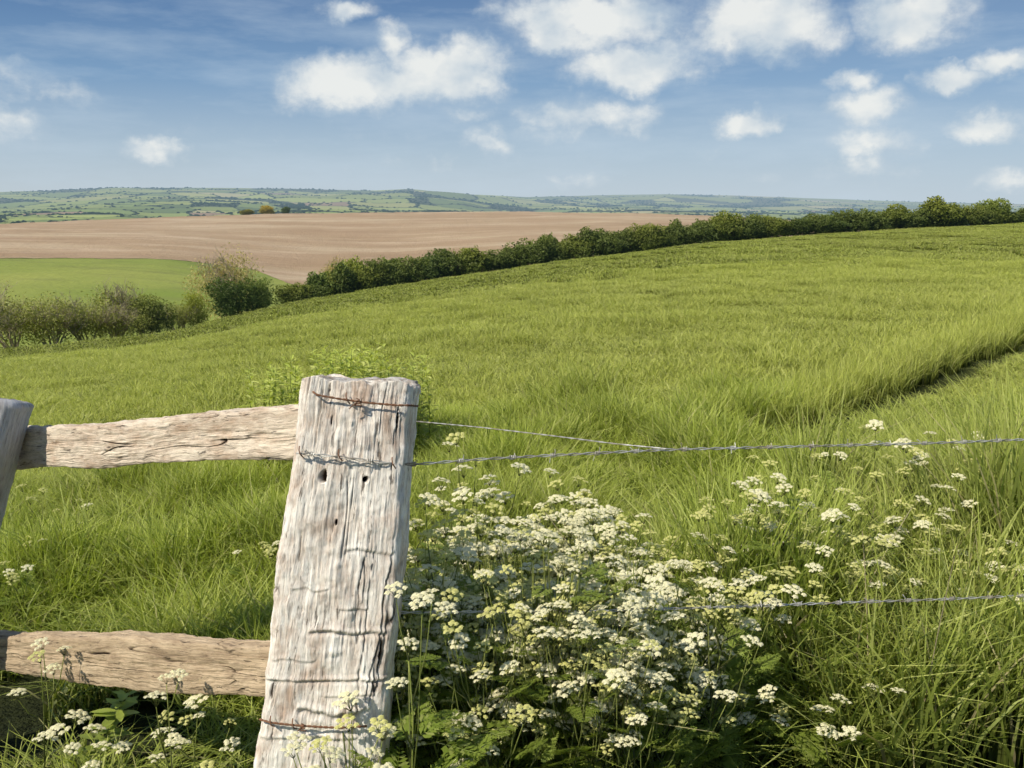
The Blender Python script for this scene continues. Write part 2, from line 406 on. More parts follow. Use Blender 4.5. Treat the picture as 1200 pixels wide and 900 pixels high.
A, D = np.meshgrid(a, d, indexing='ij'); X = D * np.sin(A); Y = D * np.cos(A); Z = farz(X, Y)
idx = np.arange(NAF * NDF).reshape(NAF, NDF)
Fq = np.stack([idx[:-1, :-1], idx[1:, :-1], idx[1:, 1:], idx[:-1, 1:]], -1).reshape(-1, 4)[:, ::-1]
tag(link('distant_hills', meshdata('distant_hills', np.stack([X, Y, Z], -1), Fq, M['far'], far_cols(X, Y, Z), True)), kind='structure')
# broad land beneath everything out to the horizon
polar_sheet('valley_floor', M['pasture'], 240, 1000, 200, 60, -.95, .95, lambda x, y: zt(x, y) - .5)

# ================================================================ SCATTER (stuff): points + instances of source meshes
def src(name, me):
    return bpy.data.objects.new(name, me)
def scatter(name, pts, rz, scl, idx, sources, tilt=None):
    c = bpy.data.collections.new(name + '_sources')
    for i, s in enumerate(sources): s.name = '%s_%02d' % (name, i); c.objects.link(s)
    rot = np.zeros((len(pts), 3)); rot[:, 2] = rz
    if tilt is not None: rot[:, :2] = tilt
    me = meshdata(name, pts, np.zeros((0, 3), int), None, {'rot': ('FLOAT_VECTOR', rot), 'scl': ('FLOAT_VECTOR', scl), 'pick': ('INT', idx)})
    o = link(name, me)
    ng = bpy.data.node_groups.new(name, 'GeometryNodeTree')
    ng.interface.new_socket('Geometry', in_out='INPUT', socket_type='NodeSocketGeometry'); ng.interface.new_socket('Geometry', in_out='OUTPUT', socket_type='NodeSocketGeometry')
    gi = ng.nodes.new('NodeGroupInput'); go = ng.nodes.new('NodeGroupOutput')
    ip = ng.nodes.new('GeometryNodeInstanceOnPoints'); ci = ng.nodes.new('GeometryNodeCollectionInfo')
    ci.inputs['Collection'].default_value = c; ci.inputs['Separate Children'].default_value = True; ci.inputs['Reset Children'].default_value = True
    ip.inputs['Pick Instance'].default_value = True
    def at(nm, typ):
        a = ng.nodes.new('GeometryNodeInputNamedAttribute'); a.data_type = typ; a.inputs['Name'].default_value = nm
        return [q for q in a.outputs if q.enabled and q.name == 'Attribute'][0]
    L = ng.links.new
    L(gi.outputs[0], ip.inputs['Points']); L(ci.outputs[0], ip.inputs['Instance'])
    L(at('pick', 'INT'), ip.inputs['Instance Index']); L(at('scl', 'FLOAT_VECTOR'), ip.inputs['Scale'])
    e2r = ng.nodes.new('FunctionNodeEulerToRotation'); L(at('rot', 'FLOAT_VECTOR'), e2r.inputs[0]); L(e2r.outputs[0], ip.inputs['Rotation'])
    L(ip.outputs[0], go.inputs[0])
    md = o.modifiers.new('scatter', 'NODES'); md.node_group = ng
    return o

def tuft(n, radius, h, w, segs, bend, seed, mat, hv=.35, lean=(.15, .05), pw_=2.6):
    r = np.random.default_rng(seed)
    rr = radius * np.sqrt(r.random(n)); th = r.random(n) * 2 * math.pi
    bx, by = rr * np.cos(th), rr * np.sin(th)
    H = h * (1 - hv + 2 * hv * r.random(n)) ; W = w * (.6 + .8 * r.random(n))
    da = r.random(n) * 2 * math.pi; B = bend * (.25 + 1.1 * r.random(n) ** 1.3)
    dx, dy = np.cos(da) * B + lean[0], np.sin(da) * B + lean[1]
    wa = r.random(n) * math.pi; wx, wy = np.cos(wa), np.sin(wa)
    sh = r.random(n)
    V = []; C = []
    for i in range(segs + 1):
        t = i / segs
        k = t ** pw_
        x = bx + dx * H * k; y = by + dy * H * k; z = H * (t - .32 * np.minimum(B, 1.3) * t ** 3) 
        ww = W * (1 - t ** 1.8) * .5 + .0004
        for sgn in (-1, 1):
            V.append(np.stack([x + sgn * wx * ww, y + sgn * wy * ww, z - .02], -1)); C.append(np.stack([sh, np.full(n, t), np.zeros(n), np.ones(n)], -1))
    V = np.stack(V, 1).reshape(-1, 3); C = np.stack(C, 1).reshape(-1, 4)
    k = (segs + 1) * 2; base = np.arange(n)[:, None, None] * k; s = np.arange(segs)[None, :, None] * 2
    Fq = (base + s + np.array([0, 1, 3, 2])[None, None]).reshape(-1, 4)
    return meshdata('tuft', V, Fq, mat, {'shade': ('FLOAT_COLOR', C)})

def wedge(n, d0, d1, a0, a1, pw=1.0):
    az = rng.uniform(a0, a1, n); d = np.sqrt(rng.uniform(d0 ** 2, d1 ** 2, n)); return d * np.sin(az), d * np.cos(az), d, az
def gridw(sp_, d0, d1, a0, a1):
    xs = np.arange(-d1, d1, sp_); ys = np.arange(0, d1, sp_ * .87); Xg, Yg = np.meshgrid(xs, ys); Xg = Xg + (np.arange(len(ys)) % 2)[:, None] * sp_ / 2
    x = Xg.ravel(); y = Yg.ravel(); x = x + rng.uniform(-.45, .45, len(x)) * sp_; y = y + rng.uniform(-.45, .45, len(y)) * sp_
    d = np.hypot(x, y); az = np.arctan2(x, y); k = (d > d0) & (d < d1) & (az > a0) & (az < a1); return x[k], y[k], d[k], az[k]
# the wheel track: a line on the ground
TR0 = np.array([1.2, 5.9]); TR1 = np.array([7.2, 12.6])
def track_dist(x, y):
    # piecewise line that follows the slope
    pts = [(-2.0, 2.8), (.6, 5.2), (2.4, 7.1), (4.25, 9.1), (6.3, 11.4), (10.5, 16.0), (20, 26.5)]
    best = np.full(np.shape(x), 1e9); side = np.zeros(np.shape(x))
    for (ax, ay), (bx, by) in zip(pts[:-1], pts[1:]):
        vx, vy = bx - ax, by - ay; L2 = vx * vx + vy * vy
        t = np.clip(((x - ax) * vx + (y - ay) * vy) / L2, 0, 1)
        qx, qy = x - ax - t * vx, y - ay - t * vy; dd = np.hypot(qx, qy)
        side = np.where(dd < best, np.sign(vx * qy - vy * qx), side); best = np.minimum(best, dd)
    return best, side
# fence line in plan (left of gate post, and the wire run to the right)
PX, PY = -.41, 2.25
LX, LY = -1.75, 3.05
def behind_fence(x, y, gap=.08):
    yl = PY + (x - PX) * (LY - PY) / (LX - PX); yr = PY + .1
    return y > np.where(x < PX, yl, yr) + gap

# --- close grass, 2.2 - 7 m
x, y, d, az = gridw(.14, 1.5, 8.5, -1.2, .72)
td, side = track_dist(x, y)
keep = behind_fence(x, y, .25) & ((td > .38) | (y < 6.5))
# grass thinned under the lower rail: bare dark soil stands in for shade
shade_thin = (x < PX + .1) & (y < 3.0 + (PX - x) * .55)
keep &= ~(shade_thin & (rng.random(len(x)) < .84))
drift = (y < 3.5) & (x > -.25) & (x < .17 * y + .12 * y)
keep &= ~(drift & (rng.random(len(x)) < .10))
trh = np.where((td < 1.3) & (y > 6.6), np.where(side > 0, 1.25, .6), 1.0)
# verge added on the near side of the fence, unseen, to shade under the rail
front = (~behind_fence(x, y, -.05)) & (d < 3.2) & (x < 1.6) & ((x < -.2) | (y < 1.95))
keep |= front
x, y, az, d = x[keep], y[keep], az[keep], d[keep]; front = front[keep]; shade_thin = shade_thin[keep] & ~front; trh = trh[keep]
verge_zone = (x > -.2) & (y < 3.9 + x * .2 + (fbm(x * 2, y * 2, 0, 2, 12) - .5) * 1.5)
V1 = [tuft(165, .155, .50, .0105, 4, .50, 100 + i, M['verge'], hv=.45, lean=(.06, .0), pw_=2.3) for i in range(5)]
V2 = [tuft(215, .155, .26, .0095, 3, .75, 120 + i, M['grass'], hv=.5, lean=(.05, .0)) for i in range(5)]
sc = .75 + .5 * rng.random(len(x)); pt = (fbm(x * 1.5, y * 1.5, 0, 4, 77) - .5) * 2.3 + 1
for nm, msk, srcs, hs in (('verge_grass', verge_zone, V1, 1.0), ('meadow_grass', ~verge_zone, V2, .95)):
    xx, yy = x[msk], y[msk]; s_ = sc[msk]; h_ = np.clip(pt[msk], .45, 1.6) * hs * np.where((y < 3.5) & (x > -.25) & (x < .29 * y), .88, 1)[msk] * trh[msk] * np.where(shade_thin[msk], .55, 1) * np.where(front[msk], .32, 1)
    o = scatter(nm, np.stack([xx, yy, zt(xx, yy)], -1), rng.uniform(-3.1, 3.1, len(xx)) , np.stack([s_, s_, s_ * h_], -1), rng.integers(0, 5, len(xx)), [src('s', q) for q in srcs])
    tag(o, 'long tangled green grass growing along the wire fence' if nm[0] == 'v' else 'short bright green grass just behind the wooden rails', 'grass', kind='stuff')
# --- middle grass 7 - 32 m
x, y, d, az = gridw(.33, 7.9, 34, -.70, .70)
td, side = track_dist(x, y); keep = td > .58
x, y, az, d, td, side = (q[keep] for q in (x, y, az, d, td, side))
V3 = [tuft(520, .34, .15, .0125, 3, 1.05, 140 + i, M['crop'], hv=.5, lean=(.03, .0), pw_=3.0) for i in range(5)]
hh = np.clip((fbm(x * .9, y * .9, 0, 4, 78) - .5) * 1.7 + 1, .5, 1.35) * np.where((side > 0) & (td < 1.6), 1.3, np.where(td < 1.3, .6, 1))
s_ = .8 + .5 * rng.random(len(x))
tag(scatter('field_grass', np.stack([x, y, zt(x, y)], -1), rng.uniform(-3.1, 3.1, len(x)), np.stack([s_, s_, s_ * hh], -1), rng.integers(0, 5, len(x)), [src('s', q) for q in V3]),
    'tall pale green grass covering the open field to its middle', 'grass', kind='stuff')
# --- short tufts that give the wheel track a clean edge
x, y, d, az = gridw(.17, 7.4, 22, -.2, .62); td, side = track_dist(x, y); k_ = (td > .20) & (td < .74); x, y, td, side = x[k_], y[k_], td[k_], side[k_]
V5 = [tuft(170, .15, .22, .009, 3, .6, 180 + i, M['crop'], hv=.5, lean=(.03, 0)) for i in range(3)]
hh = np.where(side > 0, 1.35, .4)
tag(scatter('track_edge_grass', np.stack([x, y, zt(x, y)], -1), rng.uniform(-3, 3, len(x)), np.stack([np.ones(len(x)), np.ones(len(x)), hh], -1), rng.integers(0, 3, len(x)), [src('s', q) for q in V5]),
    'green grass lining both edges of the narrow wheel track', 'grass', kind='stuff')
# --- far grass 32 m - hedge
x, y, d, az = gridw(1.15, 31, 128, -.72, .72)
keep = d < Dhedge(az) - .5
x, y, az, d = (q[keep] for q in (x, y, az, d))
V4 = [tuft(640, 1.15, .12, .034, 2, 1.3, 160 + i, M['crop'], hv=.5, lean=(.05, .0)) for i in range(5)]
hh = np.clip((fbm(x * .22, y * .22, 0, 3, 79) - .5) * 1.8 + 1, .45, 1.5)
s_ = .8 + .5 * rng.random(len(x))
tag(scatter('distant_grass', np.stack([x, y, zt(x, y)], -1), rng.uniform(-3.1, 3.1, len(x)), np.stack([s_, s_, s_ * hh], -1), rng.integers(0, 5, len(x)), [src('s', q) for q in V4]),
    'smooth pale green grass rising to the foot of the long hedge', 'grass', kind='stuff')

# ================================================================ HEDGE, BUSHES, TREES
def crown_mesh(name, W, H, Dp, n, leaf, mat, seed, lobes=9, low=.02, sparse=0.0, shape=None):
    r = np.random.default_rng(seed)
    lc = []
    for i in range(lobes):
        a = r.random() * 2 * math.pi; q = r.random() ** .6
        z = low * H + (H * (.25 + .62 * r.random() * (1 - .25 * q)))
        lc.append((math.cos(a) * q * W * .34, math.sin(a) * q * Dp * .34, min(z, H * .88), W * (.16 + .13 * r.random()), H * (.15 + .14 * r.random())))
    lc.append((0, 0, H * .42, W * .38, H * .40)); lc = np.array(lc)
    wts = lc[:, 3] ** 2; li = r.choice(len(lc), n, p=wts / wts.sum())
    dv = r.normal(size=(n, 3)); dv /= np.linalg.norm(dv, axis=1)[:, None]
    rad = 1 - .45 * r.random(n) ** 1.6 + sparse * (r.random(n) - .3)
    L = lc[li]
    C = L[:, :3] + dv * np.stack([L[:, 3], L[:, 3] * Dp / W * 1.0, L[:, 4]], -1) * rad[:, None]
    C += (np.stack([vn(*(C.T * 2.5), 1), vn(*(C.T * 2.5), 2), vn(*(C.T * 2.5), 3)], -1) - .5) * leaf * 3
    C = C[C[:, 2] > .02]; n = len(C); dv = dv[:n]
    t1 = r.normal(size=(n, 3)); t1 /= np.linalg.norm(t1, axis=1)[:, None]; t2 = np.cross(t1, r.normal(size=(n, 3))); t2 /= np.linalg.norm(t2, axis=1)[:, None]
    s = leaf * (.6 + .8 * r.random(n))[:, None]
    V = np.stack([C + t1 * s, C + t2 * s * .55, C - t1 * s, C - t2 * s * .55], 1).reshape(-1, 3)
    V[:, 2] = np.maximum(V[:, 2], .0)
    clump = vn(*(C.T * (3.0 / max(H, 1) * 2)), 7)
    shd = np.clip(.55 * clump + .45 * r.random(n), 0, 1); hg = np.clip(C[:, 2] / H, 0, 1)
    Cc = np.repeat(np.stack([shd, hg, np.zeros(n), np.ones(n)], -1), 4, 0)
    return meshdata(name, V, np.arange(n * 4).reshape(n, 4), mat, {'shade': ('FLOAT_COLOR', Cc)})
def branch_mesh(name, H, W, mat, seed, levels=3, n0=5, kids=5, r0=.05, lean=0, thick=1.0, spread=.9):
    r = random.Random(seed); mb = MB()
    def grow(p, dirv, L, rad, lev):
        pts = [p]; d = dirv.copy(); q = p.copy(); ns = 4 if lev < 2 else 3
        for i in range(ns):
            d = (d + Vector((r.uniform(-.22, .22), r.uniform(-.22, .22), r.uniform(-.05, .2)))).normalized(); q = q + d * (L / ns); pts.append(q.copy())
        mb.tube(pts, [rad * (1 - .75 * i / ns) for i in range(ns + 1)], 5 if lev == 0 else 3, r.random(), cap=False)
        if lev < levels:
            for k in range(kids if lev else kids + 1):
                t = r.uniform(.25, 1); i = min(int(t * ns), ns - 1); f = t * ns - i; bp = pts[i].lerp(pts[i + 1], f)
                nd = (d + Vector((r.uniform(-1, 1), r.uniform(-1, 1), r.uniform(-.2, .6))) * spread).normalized()
                grow(bp, nd, L * r.uniform(.42, .68), rad * .48, lev + 1)
    for k in range(n0):
        a = r.random() * 6.28; dr = Vector((math.cos(a) * .45 * W / H, math.sin(a) * .45 * W / H, 1)).normalized()
        grow(Vector((math.cos(a) * .06 * W, math.sin(a) * .06 * W, -.05)), dr, H * r.uniform(.5, .68), r0 * thick, 0)
    return mb.mesh(name, mat)
def settle(t):   # nothing: crowns already start at the ground
    return t
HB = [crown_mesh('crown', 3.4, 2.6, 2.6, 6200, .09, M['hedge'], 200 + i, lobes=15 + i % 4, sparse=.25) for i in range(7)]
HT = [branch_mesh('trunk', 2.2, 2.4, M['bark'], 220 + i, levels=1, n0=4, kids=3, r0=.05) for i in range(4)]
def bush(name, px, d, H, W, crown, trunk, tint, label, cat, group=None, baseH=2.6, baseW=3.4, rz=None):
    az = azsl(px, 300)[0]; x, y = d * math.sin(az), d * math.cos(az)
    if cat == 'bush' and name != 'hedge_bush': name = 'hedge_bush' if name == 'hedge_tree' else ('bare_bush' if name == 'bare_bush' else 'leafy_bush')
    t = empty(name, (x, y, float(zt(x, y))), random.uniform(0, 6.28) if rz is None else rz)
    c = link('crown', crown, t); c.scale = (W / baseW, W / baseW, H / baseH); c.color = (*tint, 1)
    if trunk: tr = link('trunk', trunk, t); tr.scale = (W / baseW, W / baseW, H / baseH)
    return tag(t, label, cat, group)
hpx = [345, 400, 480, 600, 740, 860, 1000, 1100, 1200, 1400]; htop = [336, 315, 304, 287, 262, 251, 244, 242, 243, 240]; hbase = [358, 346, 334, 315, 297, 281, 270, 266, 262, 258]
specials = {}
px = 342.0; k = 0
GH = 'dark green bushes of the long field hedge'
while px < 1300:
    d = float(Dhedge(azsl(px, 300)[0])) + 1.5
    hpix = np.interp(px, hpx, hbase) - np.interp(px, hpx, htop)
    H = hpix / F * d * random.uniform(.88, 1.22) * float(np.interp(px, [340, 700, 900, 1200], [1.05, .86, .66, .70])) + .4; W = random.uniform(2.9, 4.6)
    w = random.random(); tint = (.82, .85, .8) if w < .55 else ((1.1, 1.05, .8) if w < .85 else (.65, .72, .7))
    label = 'dark green bush standing among many in the long hedge across the field'
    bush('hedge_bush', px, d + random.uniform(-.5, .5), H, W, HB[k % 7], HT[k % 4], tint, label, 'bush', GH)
    if random.random() < .6:
        bush('hedge_bush', px + 8, d + 2.2, H * random.uniform(.95, 1.12), W, HB[(k + 3) % 7], HT[(k + 1) % 4], tint, label, 'bush', GH)
    px += W * .42 / d * F; k += 1
    if px > 1290: break
bush('hedge_tree', 1102, 107.5, 3.3, 6.2, HB[2], HT[0], (1.25, 1.15, .75), 'yellow green tree rising above the right part of the long hedge', 'tree')
bush('hedge_tree', 1046, 104, 2.6, 4.6, HB[4], HT[1], (1.15, 1.1, .8), 'light green rounded bush just left of the yellow green hedge tree', 'bush')
bush('hedge_tree', 850, 94, 2.9, 4.2, HB[5], HT[2], (1.15, 1.1, .8), 'light green bush standing proud at the bend of the long hedge', 'bush')
bush('hedge_tree', 756, 94, 3.2, 3.2, HB[1], HT[2], (1.0, 1.05, .9), 'tall dark pointed bush sticking up mid way along the hedge', 'bush')
bush('hedge_tree', 1160, 111.5, 2.7, 4.0, HB[0], HT[2], (1.2, 1.2, .9), 'low mid green bush at the far right end of the hedge', 'bush')

# left hollow
TC = [crown_mesh('crown', 4.6, 4.0, 4.0, 7500, .085, M['hedge'], 300 + i, lobes=16, low=.05, sparse=.3) for i in range(2)]
SC = [crown_mesh('crown', 4.0, 3.2, 3.0, 5200, .052, M['scrub'], 310 + i, lobes=18, low=.0, sparse=.5) for i in range(4)]
BT = [branch_mesh('trunk', 3.2, 3.6, M['twig'], 320 + i, levels=4, n0=8, kids=4, r0=.06, spread=1.0) for i in range(4)]
bush('dark_tree', 270, 72, 3.1, 4.6, TC[0], HT[0], (.48, .60, .48), 'dark green rounded tree in front of the pale bare tree at the field edge', 'tree', None, 4.0, 4.6)
bush('dark_tree', 300, 73, 2.7, 2.8, TC[1], HT[1], (.9, 1.0, .85), 'small dark bush against the right side of the dark green tree', 'bush', None, 4.0, 4.6)
bush('dark_tree', 226, 71, 2.6, 2.4, TC[1], HT[1], (1.6, 1.45, .8), 'olive green bush against the left side of the dark green tree', 'bush', None, 4.0, 4.6)
bush('dark_tree', 165, 68, 2.9, 4.0, TC[1], BT[1], (1.0, .95, .8), 'dark twiggy bush left of the dark green tree', 'bush', None, 4.0, 4.6)
bush('dark_tree', 372, 80, 2.7, 3.2, HB[3], HT[1], (.85, .95, .9), 'dark bush at the left end of the long hedge', 'bush')
bush('dark_tree', 415, 84, 3.5, 4.4, HB[5], HT[1], (1.3, 1.25, .9), 'mid green rounded bush near the left end of the long hedge', 'bush')
def bare(px, d, H, W, i, label, leaf, tint=(1, 1, 1)):
    t = bush('bare_bush', px, d, H, W, SC[i % 4], BT[i % 4], tint, label, 'bush', None, 3.2, 4.0)
    return t
t = bare(268, 76, 5.8, 5.4, 0, 'pale grey brown bare tree behind the dark green tree', 0, (1.7, 1.45, 1.7)); t['category'] = 'tree'; t.name = 'bare_tree'
bare(395, 90, 4.4, 4.5, 1, 'pale leafless bush behind the left part of the long hedge', 0, (1.3, 1.1, 1))
LB = ['leftmost twiggy olive bush cut by the picture edge', 'twiggy olive bush second from the left edge', 'brownish twiggy bush in the middle of the left thicket', 'tall pale twiggy bush behind the left thicket', 'low twiggy bush just left of the dark twiggy bush', 'low olive bush between the dark twiggy bush and the dark green tree']
for i, (px, d, H, W) in enumerate([(5, 64, 3.4, 5.6), (52, 65, 3.3, 5.2), (92, 66, 3.0, 4.8), (125, 70, 4.1, 5.6), (128, 66, 2.6, 4.0), (203, 70, 2.2, 3.2)]):
    bare(px, d, H, W, i, LB[i], 1, (1.1, 1.18, .9))
bare(-45, 60, 4.0, 5.0, 2, 'twiggy bush mostly outside the left picture edge', 1)
# small trees on the skyline of the ploughed field
for i, (px, W, H, tint, lb) in enumerate([(315, 11, 5.0, (2.4, 1.5, .8), 'orange brown small tree on the ploughed field skyline'), (337, 5.5, 5.0, (.6, .7, .7), 'dark small tree on the ploughed field skyline'), (292, 9, 3.5, (1.6, 1.2, .8), 'low brown shrub on the ploughed field skyline')]):
    bush('skyline_tree', px, 540, H, W, HB[i], None, tint, lb, 'tree')

# --- distant woods and hedgerow trees (a mass nobody could count)
def blob(seed):
    return crown_mesh('crown', 12, 9, 12, 900, 1.0, M['wood_far'], seed, lobes=7)
nt = 110000
az = rng.uniform(-.62, .62, nt); d = np.exp(rng.uniform(math.log(600), math.log(8200), nt))
i1, e = cells(az, d)
woody = is_wood[i1] & (rng.random(nt) < .5)
keep = (e < .030) & (seedcol[i1, 2] < .8) & (rng.random(nt) < .8) | woody | ((fbm(az * 14, np.log(d) * 4, 0, 2, 55) > .70) & (rng.random(nt) < .2))
az, d = az[keep], d[keep]; 
if len(az) > 34000: az, d = az[:34000], d[:34000]
x, y = d * np.sin(az), d * np.cos(az); s_ = (.5 + .8 * rng.random(len(x))) * np.interp(d, [600, 3000, 8000], [.25, .45, .7])
print('far trees', len(x))
tag(scatter('distant_woods', np.stack([x, y, farz(x, y) - 1.0], -1), rng.uniform(0, 6.28, len(x)), np.stack([s_ * 1.2, s_ * 1.2, s_ * .9], -1), rng.integers(0, 4, len(x)), [src('s', blob(400 + i)) for i in range(4)]),
    'dark woods and hedgerow trees dotted over the distant hills', 'woods', kind='stuff')

# ================================================================ THE FENCE
def timber(name, secs, mat, parent, loc, nu, nl, exp=7.0, amp=1.0, grooves=(), holes=(), seed=0, top_fn=None, wob=.006, cracks=1.0):
    """secs: list of (l, centre, half-vector A, half-vector B); rounded box section swept along, worn by noise"""
    ls = np.array([s[0] for s in secs]); Cc = np.array([s[1] for s in secs]); Av = np.array([s[2] for s in secs]); Bv = np.array([s[3] for s in secs])
    L = np.linspace(ls[0], ls[-1], nl)
    f = lambda Q: np.stack([np.interp(L, ls, Q[:, i]) for i in range(3)], -1)
    Cc, Av, Bv = f(Cc), f(Av), f(Bv)
    th = np.linspace(0, 2 * math.pi, nu, endpoint=False) + math.pi / 4
    # even spacing around a superellipse
    tt = np.linspace(0, 2 * math.pi, 4000); ca, sa = np.cos(tt), np.sin(tt)
    q = np.stack([np.sign(ca) * np.abs(ca) ** (2 / exp), np.sign(sa) * np.abs(sa) ** (2 / exp)], -1)
    wa, wb = np.linalg.norm(Av.mean(0)), np.linalg.norm(Bv.mean(0)); qs = q * [wa, wb]
    s = np.concatenate([[0], np.cumsum(np.linalg.norm(np.diff(qs, axis=0), axis=1))]); per = s[-1]
    su = np.linspace(0, per, nu, endpoint=False); qa = np.interp(su, s, q[:, 0]); qb = np.interp(su, s, q[:, 1])
    U, Lg = np.meshgrid(su, L); 
    cx, cy = np.cos(U / per * 2 * math.pi) * per / 6.28, np.sin(U / per * 2 * math.pi) * per / 6.28      # seamless around
    base = Cc[:, None] + qa[None, :, None] * Av[:, None] + qb[None, :, None] * Bv[:, None]
    out = base - Cc[:, None]; out /= np.linalg.norm(out, axis=-1)[..., None]
    warp = (fbm(cx * 6, cy * 6, Lg * 3, 2, seed + 40) - .5) * .03
    n1 = fbm(cx * 70, cy * 70, (Lg + warp) * 7, 4, seed) - .5; n2 = fbm(cx * 14, cy * 14, Lg * 6, 3, seed + 9) - .5; n3 = fbm(cx * 240, cy * 240, Lg * 14, 2, seed + 5) - .5
    cn = np.abs(fbm(cx * 34 + warp * 60, cy * 34, Lg * 2.6, 2, seed + 20) - .5)
    reg = sm(.42, .62, fbm(cx * 9, cy * 9, Lg * 5, 2, seed + 60))
    crk = (1 - sm(.0, .022, cn)) * reg * cracks
    n4 = fbm(cx * 26, cy * 26, Lg * 34, 3, seed + 70) - .5
    disp = (n1 * .009 + n4 * .008 + n2 * wob * 2 + n3 * .004) * amp - crk * .007 * amp
    dark = crk.copy()
    qaU = np.broadcast_to(qa, U.shape); qbU = np.broadcast_to(qb, U.shape)
    front = (qbU < -.2)
    for (gl, dep, wd, wig, a0, a1) in grooves:      # cuts across the front face
        c_ = gl + (fbm(qaU * 3.0, gl * 10, 0, 5, 90) - .5) * wig * .8
        g_ = np.exp(-((Lg - c_) / wd) ** 2) * front * (qaU > a0) * (qaU < a1) * (.55 + .9 * (fbm(qaU * 6, gl * 31, 0, 2, 91) - .3))
        disp -= g_ * dep * .8; disp += np.exp(-((Lg - c_ - wd * 2.2) / (wd * 1.3)) ** 2) * front * (qaU > a0) * (qaU < a1) * dep * .5
        dark = np.maximum(dark, g_ * .35)
    for (ha, hl, rw, rl, dep) in holes:
        rr = np.sqrt(((qaU - ha) * wa / rw) ** 2 + ((Lg - hl) / rl) ** 2) + (fbm(qaU * 14, Lg * 90, 0, 3, 93) - .5) * .9
        g_ = (1 - sm(.55, 1.05, rr)) * front; disp -= g_ * dep; dark = np.maximum(dark, g_ * 3.0)
    V = base + out * disp[..., None]
    if top_fn is not None: V = top_fn(V, Lg, qaU, qbU)
    V = V.reshape(-1, 3); grain = np.stack([cx, Lg, cy], -1).reshape(-1, 3); dk = dark.ravel()
    idx = np.arange(nl * nu).reshape(nl, nu); nx = np.roll(idx, -1, 1)
    Fq = np.stack([idx[:-1], nx[:-1], nx[1:], idx[1:]], -1).reshape(-1, 4).tolist()
    V = V.tolist(); grain = grain.tolist(); dk = dk.tolist()
    for end in (0, nl - 1):                                     # end grain caps: shrinking rings
        ring = idx[end].tolist(); ctr = np.mean([V[i] for i in ring], 0); prev = ring
        for kf in (.9, .7, .45, .2):
            new = []
            for j, i in enumerate(ring):
                p = ctr + (np.array(V[i]) - ctr) * kf
                dz = (vn(p[0] * 60, p[1] * 60, p[2] * 60, 3) - .5) * .012
                axis = (Cc[-1] - Cc[0]); axis /= np.linalg.norm(axis)
                V.append((p + axis * dz).tolist()); grain.append([p[0] * 3, float(p[2]), p[1] * 3]); dk.append(float(vn(p[0] * 90, p[1] * 90, 0, 4) > .72) * .6); new.append(len(V) - 1)
            for j in range(nu):
                a_, b_ = prev[j], prev[(j + 1) % nu]; c_, d_ = new[(j + 1) % nu], new[j]
                Fq.append([a_, b_, c_, d_] if end else [b_, a_, d_, c_])
            prev = new
        Fq.append(prev if end else prev[::-1])
    me = meshdata(name, np.array(V) - np.array(loc), Fq, mat, {'grain': ('FLOAT_VECTOR', np.array(grain)), 'crack': ('FLOAT', np.array(dk))}, True)
    o = link(name, me, parent)
    return o
FL = np.array([PX, PY, 0.0])
fence = empty('wooden_fence', FL)
tag(fence, 'weathered wooden rail fence with a thick leaning post and two rails on the left', 'fence')
# big gate post
TL, TR_ = P(351, 442, 2.25), P(484, 450, 2.25); BL, BR = P(295, 900, 2.13), P(448, 900, 2.13)
def lr(z):
    kl = (TL[2] - z) / (TL[2] - BL[2]); kr = (TR_[2] - z) / (TR_[2] - BR[2]); return TL + (BL - TL) * kl, TR_ + (BR - TR_) * kr
ztop = TL[2]; secs = []
DEP = .20
for i, z in enumerate(np.linspace(-.12, ztop, 14)):
    l_, r_ = lr(z); c = (l_ + r_) / 2 + np.array([0, DEP / 2, 0]); c[2] = z
    hw = (r_ - l_) / 2; hw[2] = 0
    hw = hw * (1 + .02 * math.sin(z * 9))
    secs.append((z, c, hw, np.array([0, DEP / 2, 0])))
dtop = TL[2] - TR_[2]
def topfn(V, Lg, qa, qb):
    k = sm(ztop - .10, ztop, Lg)
    V = V.copy(); V[..., 2] -= k * (dtop * (qa + 1) / 2 + .030 * (qb + 1) / 2 + .012 * (fbm(qa * 4, qb * 4, 0, 3, 17) - .5) * 2 + .010 * (np.abs(qa) > .93))
    k2 = sm(ztop - .012, ztop, Lg)
    return V
def zpx(px, py, Y=2.2): return float(P(px, py, Y)[2])
def wfrac(px, py):
    z = zpx(px, py); l_, r_ = lr(z); return float((P(px, py, 2.2)[0] - l_[0]) / (r_[0] - l_[0]) * 2 - 1)
grooves = [(zpx(390, 737), .008, .005, .035, -.35, .9), (zpx(390, 790), .007, .004, .012, -.95, .97), (zpx(390, 826), .010, .007, .045, -.4, .75), (zpx(390, 851), .005, .004, .02, -.95, .6),
           (zpx(390, 648), .003, .004, .03, .1, .9), (zpx(390, 690), .003, .003, .03, -.7, -.1), (zpx(390, 712), .003, .003, .03, .1, .6), (zpx(390, 768), .003, .003, .03, -.9, -.2), (zpx(390, 806), .003, .003, .02, .0, .8)]
holes = [(wfrac(376, 561), zpx(376, 561), .0105, .017, .05), (wfrac(428, 565), zpx(428, 565), .008, .009, .05), (wfrac(384, 498), zpx(384, 498), .003, .014, .008),
         (wfrac(393, 614), zpx(393, 614), .004, .008, .008), (wfrac(380, 455), zpx(380, 455), .003, .012, .006), (wfrac(322, 800), zpx(322, 800), .004, .03, .012), (wfrac(465, 500), zpx(465, 500), .003, .04, .010), (wfrac(352, 640), zpx(352, 640), .002, .04, .008), (wfrac(448, 760), zpx(448, 760), .003, .05, .010)]
post = timber('post', secs, M['post'], fence, FL, 420, 560, 9.0, 1.0, grooves, holes, 3, topfn, wob=.007)
tag(post, 'thick pale grey gate post leaning to the right')
